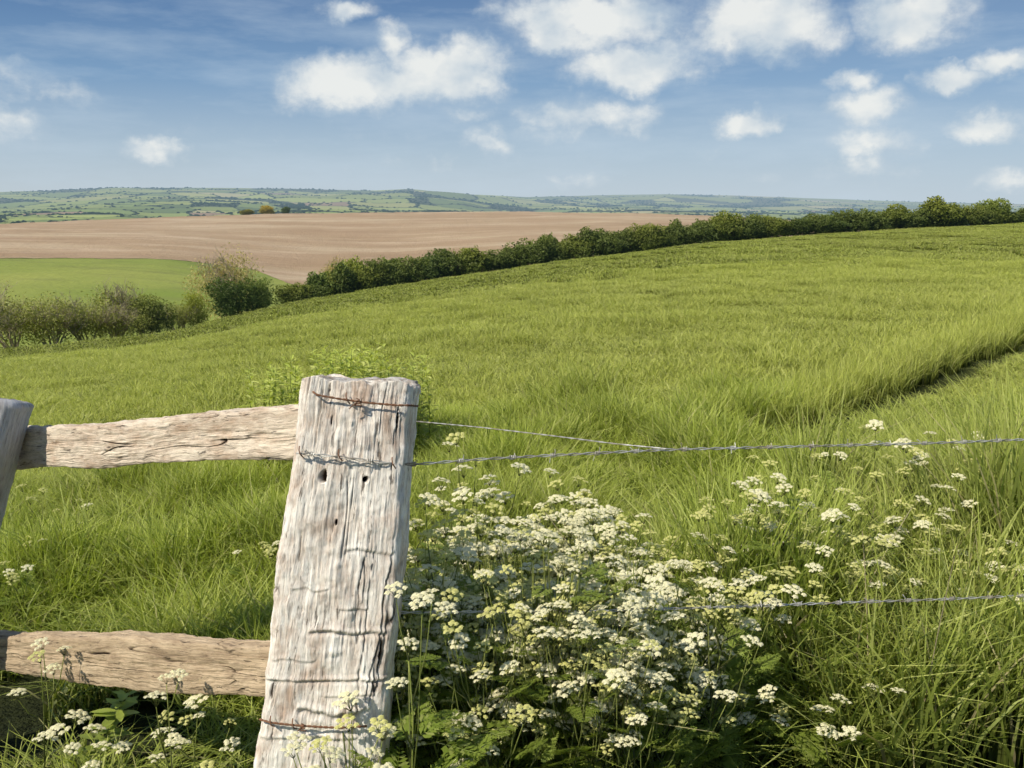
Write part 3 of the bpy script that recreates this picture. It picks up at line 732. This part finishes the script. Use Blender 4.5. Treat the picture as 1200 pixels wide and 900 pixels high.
# left post (round, blue grey)
secs = []
cA, cB = P(2, 474, 3.02), P(-31, 604, 3.0)
for z in np.linspace(-.3, cA[2], 10):
    k = (cA[2] - z) / (cA[2] - cB[2]); c = cA + (cB - cA) * k; c[2] = z
    secs.append((z, c, np.array([.088, 0, 0]), np.array([0, .088, 0])))
secs[-1] = (secs[-1][0] - .022,) + secs[-1][1:]; q_ = secs[-1]
secs.append((q_[0] + .014, q_[1] + np.array([.002, 0, .014]), q_[2] * .93, q_[3] * .93)); secs.append((q_[0] + .022, q_[1] + np.array([.003, 0, .021]), q_[2] * .78, q_[3] * .78))
lp = timber('post', secs, M['post_grey'], fence, FL, 200, 260, 2.6, .7, (), (), 31, lambda V, Lg, a_, b_: np.concatenate([V[..., :2], (V[..., 2] - sm(cA[2] - .08, cA[2], Lg) * (.012 * a_ + .02 * b_))[..., None]], -1), wob=.004)
tag(lp, 'rounded blue grey post at the left picture edge')
# rails
def rail(tr, br, tl, bl, Yr, Yl, mat, seed, label, sag=0, bulge=0, thick=.06):
    a = (P(*tr, Yr), P(*br, Yr)); b = (P(*tl, Yl), P(*bl, Yl))
    T = np.array([.0, 1.0, 0]); dirv = (b[0] - a[0]); dirv[2] = 0; dirv /= np.linalg.norm(dirv); nrm = np.array([-dirv[1], dirv[0], 0]); nrm *= np.sign(nrm[1])
    secs = []; Ln = float(np.linalg.norm(b[0] - a[0]))
    for k in np.linspace(-.06, 1.08, 30):
        t_ = a[0] + (b[0] - a[0]) * k; b_ = a[1] + (b[1] - a[1]) * k
        t_ = t_ + np.array([0, 0, .006 * math.sin(k * 7 + seed) - sag * math.sin(math.pi * np.clip(k, 0, 1)) * .5]); b_ = b_ - np.array([0, 0, bulge * math.sin(math.pi * np.clip(k, 0, 1)) + .004 * math.sin(k * 11 + seed)])
        c = (t_ + b_) / 2 + nrm * thick / 2; hv = (t_ - b_) / 2
        secs.append((k * Ln, c, hv, nrm * thick / 2))
    o = timber('rail', secs, mat, fence, FL, 300, 520, 9.0, 1.05, (), (), seed, wob=.007, cracks=1.3)
    return tag(o, label)
rail((352, 478), (346, 537), (20, 504), (24, 551), 2.33, 3.11, M['rail'], 51, 'upper rail, grey and knotty')
rail((320, 757), (311, 819), (-12, 744), (-10, 784), 2.30, 3.05, M['rail_warm'], 61, 'lower rail, smooth brown plank with a bowed underside', bulge=.022)

# ---------------------------------------------------------------- wires
def wire_path(pts, n=200):
    pts = np.array(pts, float); t = np.concatenate([[0], np.cumsum(np.linalg.norm(np.diff(pts, axis=0), axis=1))]); tt = np.linspace(0, t[-1], n)
    # smooth by chaikin-like blur
    Q = np.stack([np.interp(tt, t, pts[:, i]) for i in range(3)], -1); k = max(2, n // 40); w = np.exp(-np.linspace(-2, 2, 2 * k + 1) ** 2); w /= w.sum()
    Qp = np.pad(Q, ((k, k), (0, 0)), mode='edge'); Q2 = np.stack([np.convolve(Qp[:, i], w, 'valid') for i in range(3)], -1)
    Q2[0] = Q[0]; Q2[-1] = Q[-1]
    return Q2, t[-1]
def twisted(name, pts, mat, label, rad=.0016, amp=.0026, pitch=.09, barbs=.13, group=None, seed=0, barb_mat=None, barb_from=0):
    Q, L = wire_path(pts, 60); n = int(L / .007); Q, L = wire_path(Q, n)
    o = Q[0].copy(); e = empty(name, o); r = random.Random(seed); mb = MB()
    T = np.gradient(Q, axis=0); T /= np.linalg.norm(T, axis=1)[:, None]; Up = np.array([0, 0, 1.0]); N = np.cross(T, Up); N /= np.linalg.norm(N, axis=1)[:, None]; B = np.cross(N, T)
    s = np.linspace(0, L, n)
    for ph in (0, math.pi):
        a = s / pitch * 2 * math.pi + ph + .5 * np.sin(s * 9)
        W = Q + (N * np.cos(a)[:, None] + B * np.sin(a)[:, None]) * amp
        mb.tube((W - o).tolist(), rad, 5)
    link('wire', mb.mesh('wire', mat, True), e)
    if barbs:
        pos = barb_from + .04
        while pos < L - .05:
            i = int(pos / L * (n - 1)); c, t_, n_, b_ = Q[i], T[i], N[i], B[i]; bb = MB(); pp = []
            a0 = r.random() * 6.28
            for k in range(26):
                a = a0 + k / 25 * 2 * math.pi * 3; pp.append(c - o + t_ * (k / 25 - .5) * .014 + (n_ * math.cos(a) + b_ * math.sin(a)) * .0055)
            f = n_ * math.cos(a0) + b_ * math.sin(a0); pp = [pp[0] + f * .014 - t_ * .004] + pp + [pp[-1] - f * .010 + b_ * .012]
            bb.tube([p.tolist() for p in pp], .0011, 4)
            link('barb', bb.mesh('barb', barb_mat or mat), e); pos += barbs * r.uniform(.85, 1.15)
    return tag(e, label, 'barbed wire' if barbs else 'wire', group)
def Pl(lst): return [P(*q) for q in lst]
yf = lambda py: 2.25 - .12 * (py - 443) / 457 - .012
# upper barbed strand: stapled across the post face, then out to the right
top_pts = [P(347, 531, yf(531)), P(372, 532, yf(531)), P(398, 535, yf(535)), P(432, 540, yf(540)), P(458, 544, yf(544)), P(472, 545, yf(545)), P(480, 545, 2.27), P(560, 538, 2.34), P(680, 532, 2.42), P(780, 527, 2.48), P(900, 524, 2.55), P(1000, 521.5, 2.62), P(1100, 519, 2.68), P(1200, 515, 2.74), P(1420, 508, 2.88), P(1700, 498, 3.05)]
twisted('barbed_wire', top_pts, M['wire'], 'upper strand of pale barbed wire running right from the thick post', seed=1, rad=.0016, amp=.0025)
low_pts = [P(440, 718, 2.30), P(560, 717, 2.35), P(700, 716, 2.42), P(860, 711, 2.5), P(990, 706, 2.57), P(1100, 702.5, 2.64), P(1200, 698, 2.7), P(1420, 692, 2.84), P(1700, 684, 3.0)]
twisted('barbed_wire', low_pts, M['wire'], 'lower strand of barbed wire half hidden in the flowers and grass', seed=2, rad=.0016, amp=.0025)
e_ = twisted('loose_wire', [P(480, 493, 3.35), P(565, 501, 3.05), P(650, 511, 2.8), P(720, 520, 2.58), P(782, 526, 2.475)], M['wire'], 'loose plain strand slanting back from the upper barbed wire', rad=.0013, amp=.0010, barbs=0, seed=3)
# rusty tie wires round the thick post
def tie(pts, label, seed, rad=.0016, name='rusty_wire'):
    Q, L = wire_path(pts, 70); mb = MB(); o = Q[0]
    for ph in (0, 3.14):
        mb.tube([(q - o + np.array([0, .0005 * math.cos(i * .9 + ph), .0016 * math.sin(i * .9 + ph)])).tolist() for i, q in enumerate(Q)], rad, 5)
    # twisted knot with two ends
    kq = Q[int(len(Q) * .42)] - o; r = random.Random(seed)
    kk = MB()
    kk.tube([(kq + np.array([.010 * math.cos(k * .8) * (1 - k / 26), -.006 - .002 * math.sin(k), (k / 20 - .5) * .02])).tolist() for k in range(20)], .0015, 5)
    kk.tube([kq + np.array([0, -.004, 0]), kq + np.array([-.012, -.012, -.008]), kq + np.array([-.02, -.012, -.016])], .0013, 5)
    e = empty(name, o); link('wire', mb.mesh('wire', M['rust'], True), e); link('knot', kk.mesh('knot', M['rust'], True), e)
    return tag(e, label, 'wire')
tie([P(361, 455, 2.26), P(372, 463, yf(463)), P(395, 467, yf(467)), P(430, 472, yf(472)), P(465, 475, yf(475)), P(480, 475, 2.235), P(490, 476, 2.30)], 'rusty wire sagging across the top of the thick post', 5)
tie([P(304, 843, yf(843) + .012), P(318, 847, yf(847) - .002), P(345, 850, yf(850) - .002), P(375, 852, yf(852) - .002), P(398, 853, yf(852) - .002), P(430, 851, yf(852))], 'rusty tie wire low down on the thick post', 6, .002)
# staples (sub-parts of the post)
for (sx, sy) in ((398, 535), (461, 544), (352, 531), (407, 468), (318, 848), (344, 851)):
    mb = MB(); c = P(sx, sy, yf(sy) - .004) - FL
    pts = [c + np.array([math.cos(t) * .004, .012 - .016 * math.sin(t), -.014 + .028 * i_ / 12]) for i_, t in enumerate(np.linspace(0, math.pi, 13))]
    mb.tube([p.tolist() for p in pts], .0016, 5); s_ = link('staple', mb.mesh('staple', M['rust']), post); s_.location = (0, 0, 0)

# ================================================================ COW PARSLEY
def umbel_mesh(seed, mat, R=.026):
    r = random.Random(seed); st = MB(); fl = MB(); nr = r.randint(9, 13)
    for i in range(nr):
        a = i * 2.399 + r.uniform(-.2, .2); q = math.sqrt((i + .6) / nr); rr = R * q * r.uniform(.9, 1.08)
        tip = Vector((math.cos(a) * rr, math.sin(a) * rr, .022 + .010 * (1 - q * q) + r.uniform(-.002, .002)))
        st.tube([(0, 0, 0), (tip * .55 + Vector((0, 0, .001))), tip - Vector((0, 0, .003))], [.0007, .0005, .0004], 3, .6, cap=False)
        cr = R * .26
        for j in range(r.randint(11, 15)):
            b = j * 2.399; w = math.sqrt((j + .4) / 14); p = tip + Vector((math.cos(b) * cr * w, math.sin(b) * cr * w, cr * .55 * (1 - w * w)))
            out = Vector((math.cos(b) * w * .7, math.sin(b) * w * .7, 1)).normalized(); t1 = out.orthogonal().normalized(); t2 = out.cross(t1)
            s = R * .105 * r.uniform(.8, 1.25); ph = r.random() * 6; c = r.random()
            star = []
            for k in range(10):
                ang = ph + k * math.pi / 5; rad = s * (1.25 if k % 2 == 0 else .6); star.append(p + (t1 * math.cos(ang) + t2 * math.sin(ang)) * rad + out * (.0006 if k % 2 == 0 else 0))
            fl.poly(star, c)
    me = st.mesh('flower_head', M['stem']); b = len(st.v)
    V = st.v + fl.v; Fc = st.f + [tuple(i + b for i in f) for f in fl.f]; C = st.c + fl.c
    me = meshdata('flower_head', np.array(V), Fc, M['stem'], {'shade': ('FLOAT_COLOR', np.array(C))}); me.materials.append(mat)
    mi = np.zeros(len(Fc), np.int32); mi[len(st.f):] = 1; me.polygons.foreach_set('material_index', mi); return me
UM = [umbel_mesh(500 + i, M['petal']) for i in range(6)]; UO = [umbel_mesh(520 + i, M['petal_old'], .023) for i in range(3)]
def fern_mesh(seed, L=.22, name='leaf'):
    r = random.Random(seed); mb = MB()
    def pt(o, d, side, nrm, L, lev, c):
        mb.tube([o, o + d * L * .5, o + d * L], [.0009, .0007, .0003], 3, c, cap=False)
        n = 7 if lev == 0 else 6
        for i in range(n):
            t = .22 + .78 * i / n; q = o + d * L * t; l = L * (.52 if lev == 0 else .42) * (1.05 - t) + .006
            for s in (-1, 1):
                dd = (d * .65 + side * s).normalized() + nrm * r.uniform(-.15, .1)
                if lev < 1: pt(q, dd.normalized(), (side * .65 - d * s).normalized(), nrm, l, lev + 1, c)
                else:
                    w = d * l * .24
                    mb.poly([q, q + dd * l * .55 + w, q + dd * l, q + dd * l * .55 - w], min(max(c + r.uniform(-.2, .2), 0), .93), .6)
    pt(Vector((0, 0, 0)), Vector((1, 0, .25)).normalized(), Vector((0, 1, 0)), Vector((-.25, 0, 1)), L, 0, r.random() * .8)
    return mb.mesh(name, M['fern'])
FE = [fern_mesh(540 + i) for i in range(4)]
def parsley_variant(seed, H, heads, spread):
    """returns stem mesh, list of (head index, location, tilt), list of leaf placements"""
    r = random.Random(seed); mb = MB(); hd = []; lf = []
    main = [Vector((0, 0, 0))]; d = Vector((r.uniform(-.1, .1), r.uniform(-.1, .1), 1)).normalized(); seg = 5
    for i in range(seg):
        d = (d + Vector((r.uniform(-.09, .09), r.uniform(-.09, .09), .05))).normalized(); main.append(main[-1] + d * H * .8 / seg)
    mb.tube(main, [.0040 - .0005 * i for i in range(seg + 1)], 6, .3, cap=False)
    tips = 0
    for k in range(heads):
        t = 2.0 + 3.0 * (k / max(heads - 1, 1)) ; i = min(int(t), seg - 1); b = main[i].lerp(main[i + 1], t - i)
        a = k * 2.4 + r.uniform(-.4, .4); rad = spread * r.uniform(.35, 1.0) * (1 - .35 * (k / heads))
        tip = Vector((b.x + math.cos(a) * rad, b.y + math.sin(a) * rad, max(b.z + H * r.uniform(.12, .26), H * r.uniform(.74, 1.0))))
        midp = b.lerp(tip, .5) + Vector((math.cos(a), math.sin(a), -.4)) * rad * .18
        mb.tube([b, b.lerp(midp, .6), midp, midp.lerp(tip, .6), tip], [.0024, .002, .0017, .0014, .0011], 5, .4 + .4 * r.random(), cap=False)
        hd.append((r.randrange(6), tip, (r.uniform(-.35, .35), r.uniform(-.35, .35), r.uniform(0, 6)), r.uniform(.8, 1.35)))
        if r.random() < .4: lf.append((r.randrange(4), midp, a + r.uniform(-1, 1), r.uniform(.35, .6)))
    for k in range(4):
        t = r.uniform(.3, 3.6); i = int(t); b = main[i].lerp(main[i + 1], t - i); lf.append((r.randrange(4), b, r.uniform(0, 6.28), r.uniform(.8, 1.3)))
    return mb.mesh('stem', M['stem']), hd, lf
PV = [parsley_variant(560 + i, 1.0, 11 + (i % 4) * 3, .19) for i in range(7)]; PS = [parsley_variant(580 + i, 1.0, 3 + i % 3, .12) for i in range(4)]
def parsley(x, y, H, var, label, group=None, old=0.0, full=True, rz=None):
    st, hd, lf = var; t = empty('cow_parsley', (x, y, float(zt(x, y)) - .01), random.uniform(0, 6.28) if rz is None else rz)
    s = link('stem', st, t); s.scale = (1, 1, H)
    for (i, p, rot, sc_) in hd:
        o = link('flower_head', UO[i % 3] if random.random() < old else UM[i], t); o.location = (p.x, p.y, p.z * H); o.rotation_euler = rot; o.scale = (sc_,) * 3
    for (i, p, a, sc_) in (lf if full else []):
        o = link('leaf', FE[i], t); o.location = (p.x, p.y, p.z * H); o.rotation_euler = (0, random.uniform(-.5, .3), a); o.scale = (sc_,) * 3
    return tag(t, label, 'wildflower', group)
def top_at(px, py, Y):     # height a plant needs at this place for its heads to reach that height
    p = P(px, py, Y); return p[0], Y, p[2] - float(zt(p[0], Y))
GP = 'white cow parsley crowding the fence right of the thick post'
LP_ = 'white flowering cow parsley in the dense drift right of the thick post'
r = random.Random(5)
# dense drift
for k in range(104):
    Y = 2.34 + 1.2 * (k / 104) + r.uniform(-.05, .05)
    px = 455 + 385 * r.random() if k > 14 else r.uniform(450, 640)
    tp = np.interp(px, [440, 560, 700, 790], [620, 560, 585, 650]) + r.random() ** .8 * 270 * (1 - .62 * k / 104)
    x, y, H = top_at(px, tp, Y); H = min(max(H, .25), 1.25)
    parsley(x, y, H, PV[k % 7], LP_, GP, old=.45)
for k in range(24):
    px = r.uniform(455, 780); py = r.uniform(690, 850); x, y, H = top_at(px, py, r.uniform(2.28, 2.5)); parsley(x, y, max(H, .3), PV[k % 7] if k % 3 else PS[k % 4], LP_, GP, old=.5)
GR = 'cow parsley standing in the grass in front of the wheel track'
for k, (px, py, Y) in enumerate([(845, 565, 3.2), (880, 548, 3.3), (905, 560, 3.2), (925, 590, 3.1), (860, 600, 3.0), (1000, 560, 3.4), (985, 600, 3.2), (1030, 580, 3.3), (965, 610, 3.1), (1060, 600, 3.3), (1090, 590, 3.3), (1185, 600, 3.2), (1195, 560, 3.6), (1160, 650, 3.0), (1130, 610, 3.2), (1070, 655, 2.9), (1010, 640, 2.9), (940, 655, 2.8), (1190, 670, 2.9), (835, 620, 3.0), (1045, 545, 3.5)]):
    x, y, H = top_at(px, py, Y); parsley(x, y, H, PV[k % 7] if k % 3 == 0 else PS[k % 4], 'cow parsley head cluster in the long grass of the right half', GR, old=.65)
GT = 'cow parsley whose heads reach the upper wire at the right'
for k, (px, py, Y) in enumerate([(1003, 508, 3.9), (1080, 516, 3.8), (1130, 505, 4.3), (1150, 512, 4.4), (1045, 528, 3.7), (1110, 530, 3.8), (975, 534, 3.9)]):
    x, y, H = top_at(px, py, Y); parsley(x, y, H, PS[k % 4], 'white cow parsley reaching up to the upper wire at the far right', GT, old=.3)
parsley(*top_at(1120, 562, 3.4), PS[1], 'single bright white cow parsley below the upper wire near the right edge')
parsley(*top_at(980, 796, 2.55), PS[3], 'small cluster of white flower heads low down in the dark grass right of centre')
parsley(*top_at(1000, 852, 2.5), PS[0], 'tiny white flower heads at the bottom right among dark grass')
parsley(*top_at(905, 680, 2.75), PS[2], 'yellowish cow parsley beside the end of the lower wire', old=.8)
parsley(*top_at(965, 670, 2.75), PS[1], 'cream cow parsley just above the lower barbed wire', old=.5)
parsley(*top_at(770, 845, 2.45), PS[1], 'lone white cow parsley at the bottom right of the dense drift')
parsley(*top_at(700, 760, 2.42), PV[2], 'tall cow parsley at the right front corner of the dense drift')
# in front of the post
parsley(*top_at(452, 690, 2.05), PS[2], 'cow parsley overlapping the right edge of the thick post')
parsley(*top_at(425, 862, 1.98), PV[4], 'short creamy cow parsley in front of the foot of the thick post', old=.35)
parsley(*top_at(400, 880, 2.0), PS[1], 'lowest cow parsley against the left foot of the thick post', old=.5)
# left bottom, under the lower rail
for (px, py, Y, v, lb) in [(212, 790, 2.42, PS[1], 'cow parsley with heads overlapping the lower rail'), (236, 850, 2.5, PS[1], 'white cow parsley under the lower rail beside the thick post'), (140, 858, 2.5, PS[2], 'white cow parsley in the dark below the lower rail'),
                           (75, 870, 2.55, PS[0], 'small white cow parsley at the bottom left corner'), (178, 870, 2.45, PS[3], 'low white cow parsley at the bottom edge under the lower rail'), (275, 845, 2.45, PS[3], 'white cow parsley touching the left side of the thick post'), (22, 760, 2.7, PS[2], 'cow parsley at the left end of the lower rail')]:
    parsley(*top_at(px, py, Y), v, lb, old=.1, full=False)
GL = 'faint cow parsley in the meadow behind the left rails'
for k, (px, py, Y) in enumerate([(45, 575, 5.0), (85, 590, 5.2), (20, 655, 4.6), (60, 665, 4.8), (35, 720, 4.2), (300, 640, 4.2), (325, 660, 4.2), (15, 690, 4.3)]):
    x, y, H = top_at(px, py, Y); parsley(x, y, max(H, .35), PS[k % 4], 'pale cow parsley scattered in the grass behind the left rails', GL, old=.5)
# heads at the top of the drift
for k, (px, py, Y) in enumerate([(512, 530, 3.1), (545, 548, 3.2), (560, 560, 3.1), (530, 575, 3.0), (595, 575, 3.1), (690, 600, 3.1), (745, 590, 3.1), (650, 560, 3.4), (480, 610, 3.0)]):
    x, y, H = top_at(px, py, Y); parsley(x, y, H, PS[k % 4], LP_, GP, old=.1)

# ---------------------------------------------------------------- leafy weeds behind the thick post
def leafy(seed, H, fm='broad'):
    r = random.Random(seed); st = MB(); leaves = []
    pts = [Vector((0, 0, 0))]; d = Vector((r.uniform(-.1, .1), 0, 1))
    for i in range(6): d = (d + Vector((r.uniform(-.1, .1), r.uniform(-.1, .1), .1))).normalized(); pts.append(pts[-1] + d * H / 6)
    st.tube(pts, [.005 - .0006 * i for i in range(7)], 5, .4, cap=False)
    lf = MB()
    for k in range(44):
        t = .8 + 5.1 * k / 44; i = min(int(t), 5); b = pts[i].lerp(pts[i + 1], t - i); a = k * 1.57 + (k // 2) * .6 + r.uniform(-.3, .3)
        L = .11 * (1.15 - .5 * t / 6) * r.uniform(.8, 1.2); o = Vector((math.cos(a), math.sin(a), r.uniform(.2, 1.3))).normalized(); s = Vector((-math.sin(a), math.cos(a), 0)); c = r.random() * .9
        n = 5; prev = None
        for j in range(n + 1):
            u = j / n; w = L * .15 * math.sin(math.pi * (u * .88 + .08)) * (1 if j < n else .1); q = b + o * L * u + Vector((0, 0, -L * .35 * u * u))
            cur = (q - s * w, q + Vector((0, 0, -w * .3)), q + s * w)
            if prev: lf.poly([prev[0], prev[1], cur[1], cur[0]], c, .5 + .5 * t / 6); lf.poly([prev[1], prev[2], cur[2], cur[1]], c, .5 + .5 * t / 6)
            prev = cur
    return st.mesh('stem', M['stem']), lf.mesh('foliage', M[fm])
LW = [leafy(600 + i, .95) for i in range(5)]; LG = [leafy(620 + i, .95, 'verge') for i in range(5)]
r = random.Random(9)
def weed(px, py, Y, k, label, group=None, ws=1.0):
    x, y, H = top_at(px, py, Y); t = empty('leafy_weed', (x, y, float(zt(x, y))), r.uniform(0, 6.28)); H = max(H, .3)
    for nm, me in zip(('stem', 'foliage'), (LG if ws > 1 else LW)[k % 5]):
        o = link(nm, me, t); o.scale = (ws, ws, H / .95)
    return tag(t, label, 'weed', group)
for k in range(80):
    px = r.uniform(300, 505); py = np.interp(px, [300, 380, 440, 505], [432, 404, 402, 425]) + r.uniform(-4, 22)
    weed(px, py, r.uniform(6.2, 7.4), k, 'bright leafy weed in the tall clump beyond the top of the thick post', 'leafy weeds clumped beyond the thick post', 1.02)
for k, (px, py, Y) in enumerate([(484, 690, 2.45), (470, 720, 2.5), (495, 760, 2.4), (520, 840, 2.4)]):
    weed(px, py, Y, k, 'green leafy weed pressed among the cow parsley stems beside the thick post', 'leafy weeds at the foot of the drift')
for k, (px, py, Y) in enumerate([(110, 880, 2.9)]):
    weed(px, py, Y, k, 'shaded leafy weed growing in the dark beneath the lower rail', 'leafy weeds under the lower rail')
# dry stalks
for k in range(26):
    px = r.uniform(560, 1190); py = r.uniform(600, 720); Y = r.uniform(2.6, 3.6); x, y, H = top_at(px, py, Y); H = min(max(H, .3), 1.0)
    mb = MB(); ln_ = r.uniform(-.5, .5); ln2 = r.uniform(-.3, .3)
    mb.tube([(ln_ * H * (i / 6) ** 1.7, ln2 * H * (i / 6) ** 1.5, H * (i / 6)) for i in range(7)], [.0022 - .0002 * i for i in range(7)], 5, r.random())
    o = link('dry_stalk', mb.mesh('dry_stalk', M['straw'])); o.location = (x, y, float(zt(x, y)))
    tag(o, 'thin dry straw coloured stalk in the long grass right of the post', 'stalk', 'dry stalks in the long grass')

# ================================================================ CAMERA, LIGHT, SKY
cam = bpy.data.cameras.new('camera'); cam.sensor_width = 36; cam.lens = F * 36 / 1200; cam.clip_start = .05; cam.clip_end = 40000
co = bpy.data.objects.new('camera', cam); COL.objects.link(co); co.location = (0, 0, EYE); co.rotation_euler = (math.pi / 2 - PITCH, 0, 0); S.camera = co
SUN_AZ, SUN_EL = math.radians(233), math.radians(45)
sd = Vector((math.sin(SUN_AZ) * math.cos(SUN_EL), math.cos(SUN_AZ) * math.cos(SUN_EL), math.sin(SUN_EL)))
sl_ = bpy.data.lights.new('sun', 'SUN'); sl_.energy = 5.0; sl_.angle = math.radians(.5); sl_.color = (1, .925, .78)
so = bpy.data.objects.new('sun', sl_); COL.objects.link(so); so.rotation_euler = sd.to_track_quat('Z', 'Y').to_euler()
S.view_settings.view_transform = 'Standard'; S.view_settings.look = 'None'; S.view_settings.exposure = 0
W = bpy.data.worlds.new('World'); S.world = W; W.use_nodes = True
w = NT.__new__(NT); w.t = W.node_tree; nd = w.t.nodes; bg = nd['Background']
sk = w.n('ShaderNodeTexSky'); sk.sky_type = 'NISHITA'; sk.sun_disc = False; sk.sun_elevation = SUN_EL; sk.sun_rotation = SUN_AZ; sk.dust_density = .6; sk.ozone_density = 2.0
dirv = w.n('ShaderNodeTexCoord').outputs['Generated']; sp = w.n('ShaderNodeSeparateXYZ'); w.set(sp.inputs[0], dirv)
azn = w.math('ARCTAN2', sp.outputs[0], sp.outputs[1]); eln = w.math('ARCSINE', sp.outputs[2])
vec = w.n('ShaderNodeCombineXYZ', i_0=azn, i_1=eln).outputs[0]
K = 10.0     # the sky's own units: background strength is 0.1
grad = w.ramp(w.math('MULTIPLY', eln, 2.2), [(0, (.54, .63, .70)), (.11, (.41, .53, .65)), (.26, (.18, .325, .53)), (.43, (.075, .175, .375)), (1, (.04, .11, .28))])
gradk = w.n('ShaderNodeVectorMath', operation='SCALE', i_0=grad); gradk.inputs['Scale'].default_value = K
skc = w.mix(.88, sk.outputs[0], gradk.outputs[0])
# right side of the sky is paler and hazier than the left
side_ = w.n('ShaderNodeMapRange', i_0=azn, i_1=-.5, i_2=.5, i_3=.0, i_4=.22).outputs[0]
skc = w.mix(side_, skc, (.42 * K, .57 * K, .74 * K))
warpn = w.n('ShaderNodeVectorMath', operation='SUBTRACT', i_0=w.noise(vec, 14, 5, .6, out=1)); warpn.inputs[1].default_value = (.5, .5, .5)
warps = w.n('ShaderNodeVectorMath', operation='SCALE', i_0=warpn.outputs[0]); warps.inputs['Scale'].default_value = .062
wv = w.n('ShaderNodeVectorMath', operation='ADD', i_0=vec, i_1=warps.outputs[0]).outputs[0]
def azel(px, py):
    u = (px - 600) / F; v = (450 - py) / F; dx, dy, dz = u, CP + v * SP, v * CP - SP
    return math.atan2(dx, dy), math.asin(dz / math.sqrt(dx * dx + dy * dy + dz * dz))
clouds = [(408, 97, 66, 34, 1), (522, 84, 68, 36, 1), (470, 100, 60, 26, .95), (456, 45, 24, 20, .6), (690, 18, 98, 36, .95), (655, 40, 50, 24, .85), (742, 76, 70, 30, 1), (892, 28, 74, 40, 1), (855, 48, 50, 26, .6), (965, 32, 30, 20, .45),
          (1070, 14, 62, 34, .95), (1016, 126, 42, 24, .9), (1003, 88, 28, 15, .6), (1025, 166, 52, 20, .5), (1020, 195, 40, 14, .35), (1115, 89, 36, 15, .75), (1177, 69, 36, 18, .85), (1162, 141, 48, 18, .75), (876, 150, 33, 15, .9), (690, 138, 76, 22, .62),
          (640, 160, 50, 12, .25), (180, 173, 34, 14, .6), (22, 160, 46, 26, .38), (40, 105, 78, 24, .25), (573, 169, 26, 14, .55), (550, 137, 42, 11, .35), (300, 150, 320, 26, .20), (100, 60, 160, 22, .12), (1000, 205, 260, 22, .26), (560, 190, 300, 18, .22), (830, 175, 120, 14, .2), (406, 6, 32, 13, .5), (440, 158, 190, 12, .22), (1180, 215, 50, 14, .5), (665, 208, 50, 14, .3), (240, 190, 120, 16, .12), (560, 15, 22, 7, .15)]
acc = None; bright = None
for (cx, cy, rx, ry, op) in clouds:
    op = min(1, op + .14) if op < .8 and rx < 110 else op
    a0, e0 = azel(cx, cy); a1, _ = azel(cx + rx, cy); _, e1 = azel(cx, cy - ry)
    v1 = w.n('ShaderNodeVectorMath', operation='SUBTRACT', i_0=wv); v1.inputs[1].default_value = (a0, e0, 0)
    v2 = w.n('ShaderNodeVectorMath', operation='DIVIDE', i_0=v1.outputs[0]); v2.inputs[1].default_value = (abs(a1 - a0) * 1.18, abs(e1 - e0) * 1.18, 1)
    l_ = w.n('ShaderNodeVectorMath', operation='LENGTH', i_0=v2.outputs[0]).outputs['Value']
    m_ = w.math('MULTIPLY', w.math('SUBTRACT', 1.0, l_), 1.0)
    mr = w.n('ShaderNodeMapRange', interpolation_type='LINEAR', i_0=m_, i_1=-.45, i_2=.75, i_3=0.0, i_4=op); mr.clamp = True
    acc = mr.outputs[0] if acc is None else w.math('MAXIMUM', acc, mr.outputs[0])
fine = w.noise(w.mapv(vec, (1, 1.35, 1)), 26, 9, .62)
body = w.math('ADD', acc, w.math('MULTIPLY', w.math('SUBTRACT', fine, .5), .85))
vor = w.n('ShaderNodeTexVoronoi', feature='SMOOTH_F1', i_Vector=w.mapv(wv, (1, 1.25, 1)), i_Scale=34.0, i_Detail=2.0, i_Roughness=.55, i_Smoothness=.45).outputs['Distance']
puff = w.math('SUBTRACT', .60, vor)
body = w.math('MULTIPLY', w.math('ADD', body, w.math('MULTIPLY', puff, .16)), w.n('ShaderNodeMapRange', interpolation_type='SMOOTHSTEP', i_0=acc, i_1=.02, i_2=.26).outputs[0])
den = w.n('ShaderNodeMapRange', interpolation_type='SMOOTHSTEP', i_0=body, i_1=.07, i_2=.76); den = den.outputs[0]
wis = w.noise(w.mapv(vec, (1, 4.5, 1), (2, 1, 0)), 5, 7, .6)
wisf = w.math('MULTIPLY', w.ramp(wis, [(.44, 0), (.76, 1)]), .5)
lit = w.noise(w.mapv(vec, (1, 1.3, 1), (.012, -.02, 0)), 15, 4, .5)
ccol = w.mix(w.ramp(w.math('ADD', lit, w.math('MULTIPLY', den, .17)), [(.47, 0), (.74, 1)]), (.50 * K, .60 * K, .69 * K), (.86 * K, .875 * K, .85 * K))
skc = w.mix(wisf, skc, (.55 * K, .66 * K, .76 * K))
skc = w.mix(w.math('MULTIPLY', den, .93), skc, ccol)
W.cycles.sampling_method = 'MANUAL'; W.cycles.sample_map_resolution = 512
w.set(bg.inputs[0], skc); bg.inputs[1].default_value = .1
S.render.engine = 'CYCLES'
S.cycles.max_bounces = 4; S.cycles.transparent_max_bounces = 8; S.cycles.use_denoising = True; S.cycles.use_adaptive_sampling = True; S.cycles.adaptive_threshold = .04; S.cycles.adaptive_min_samples = 20
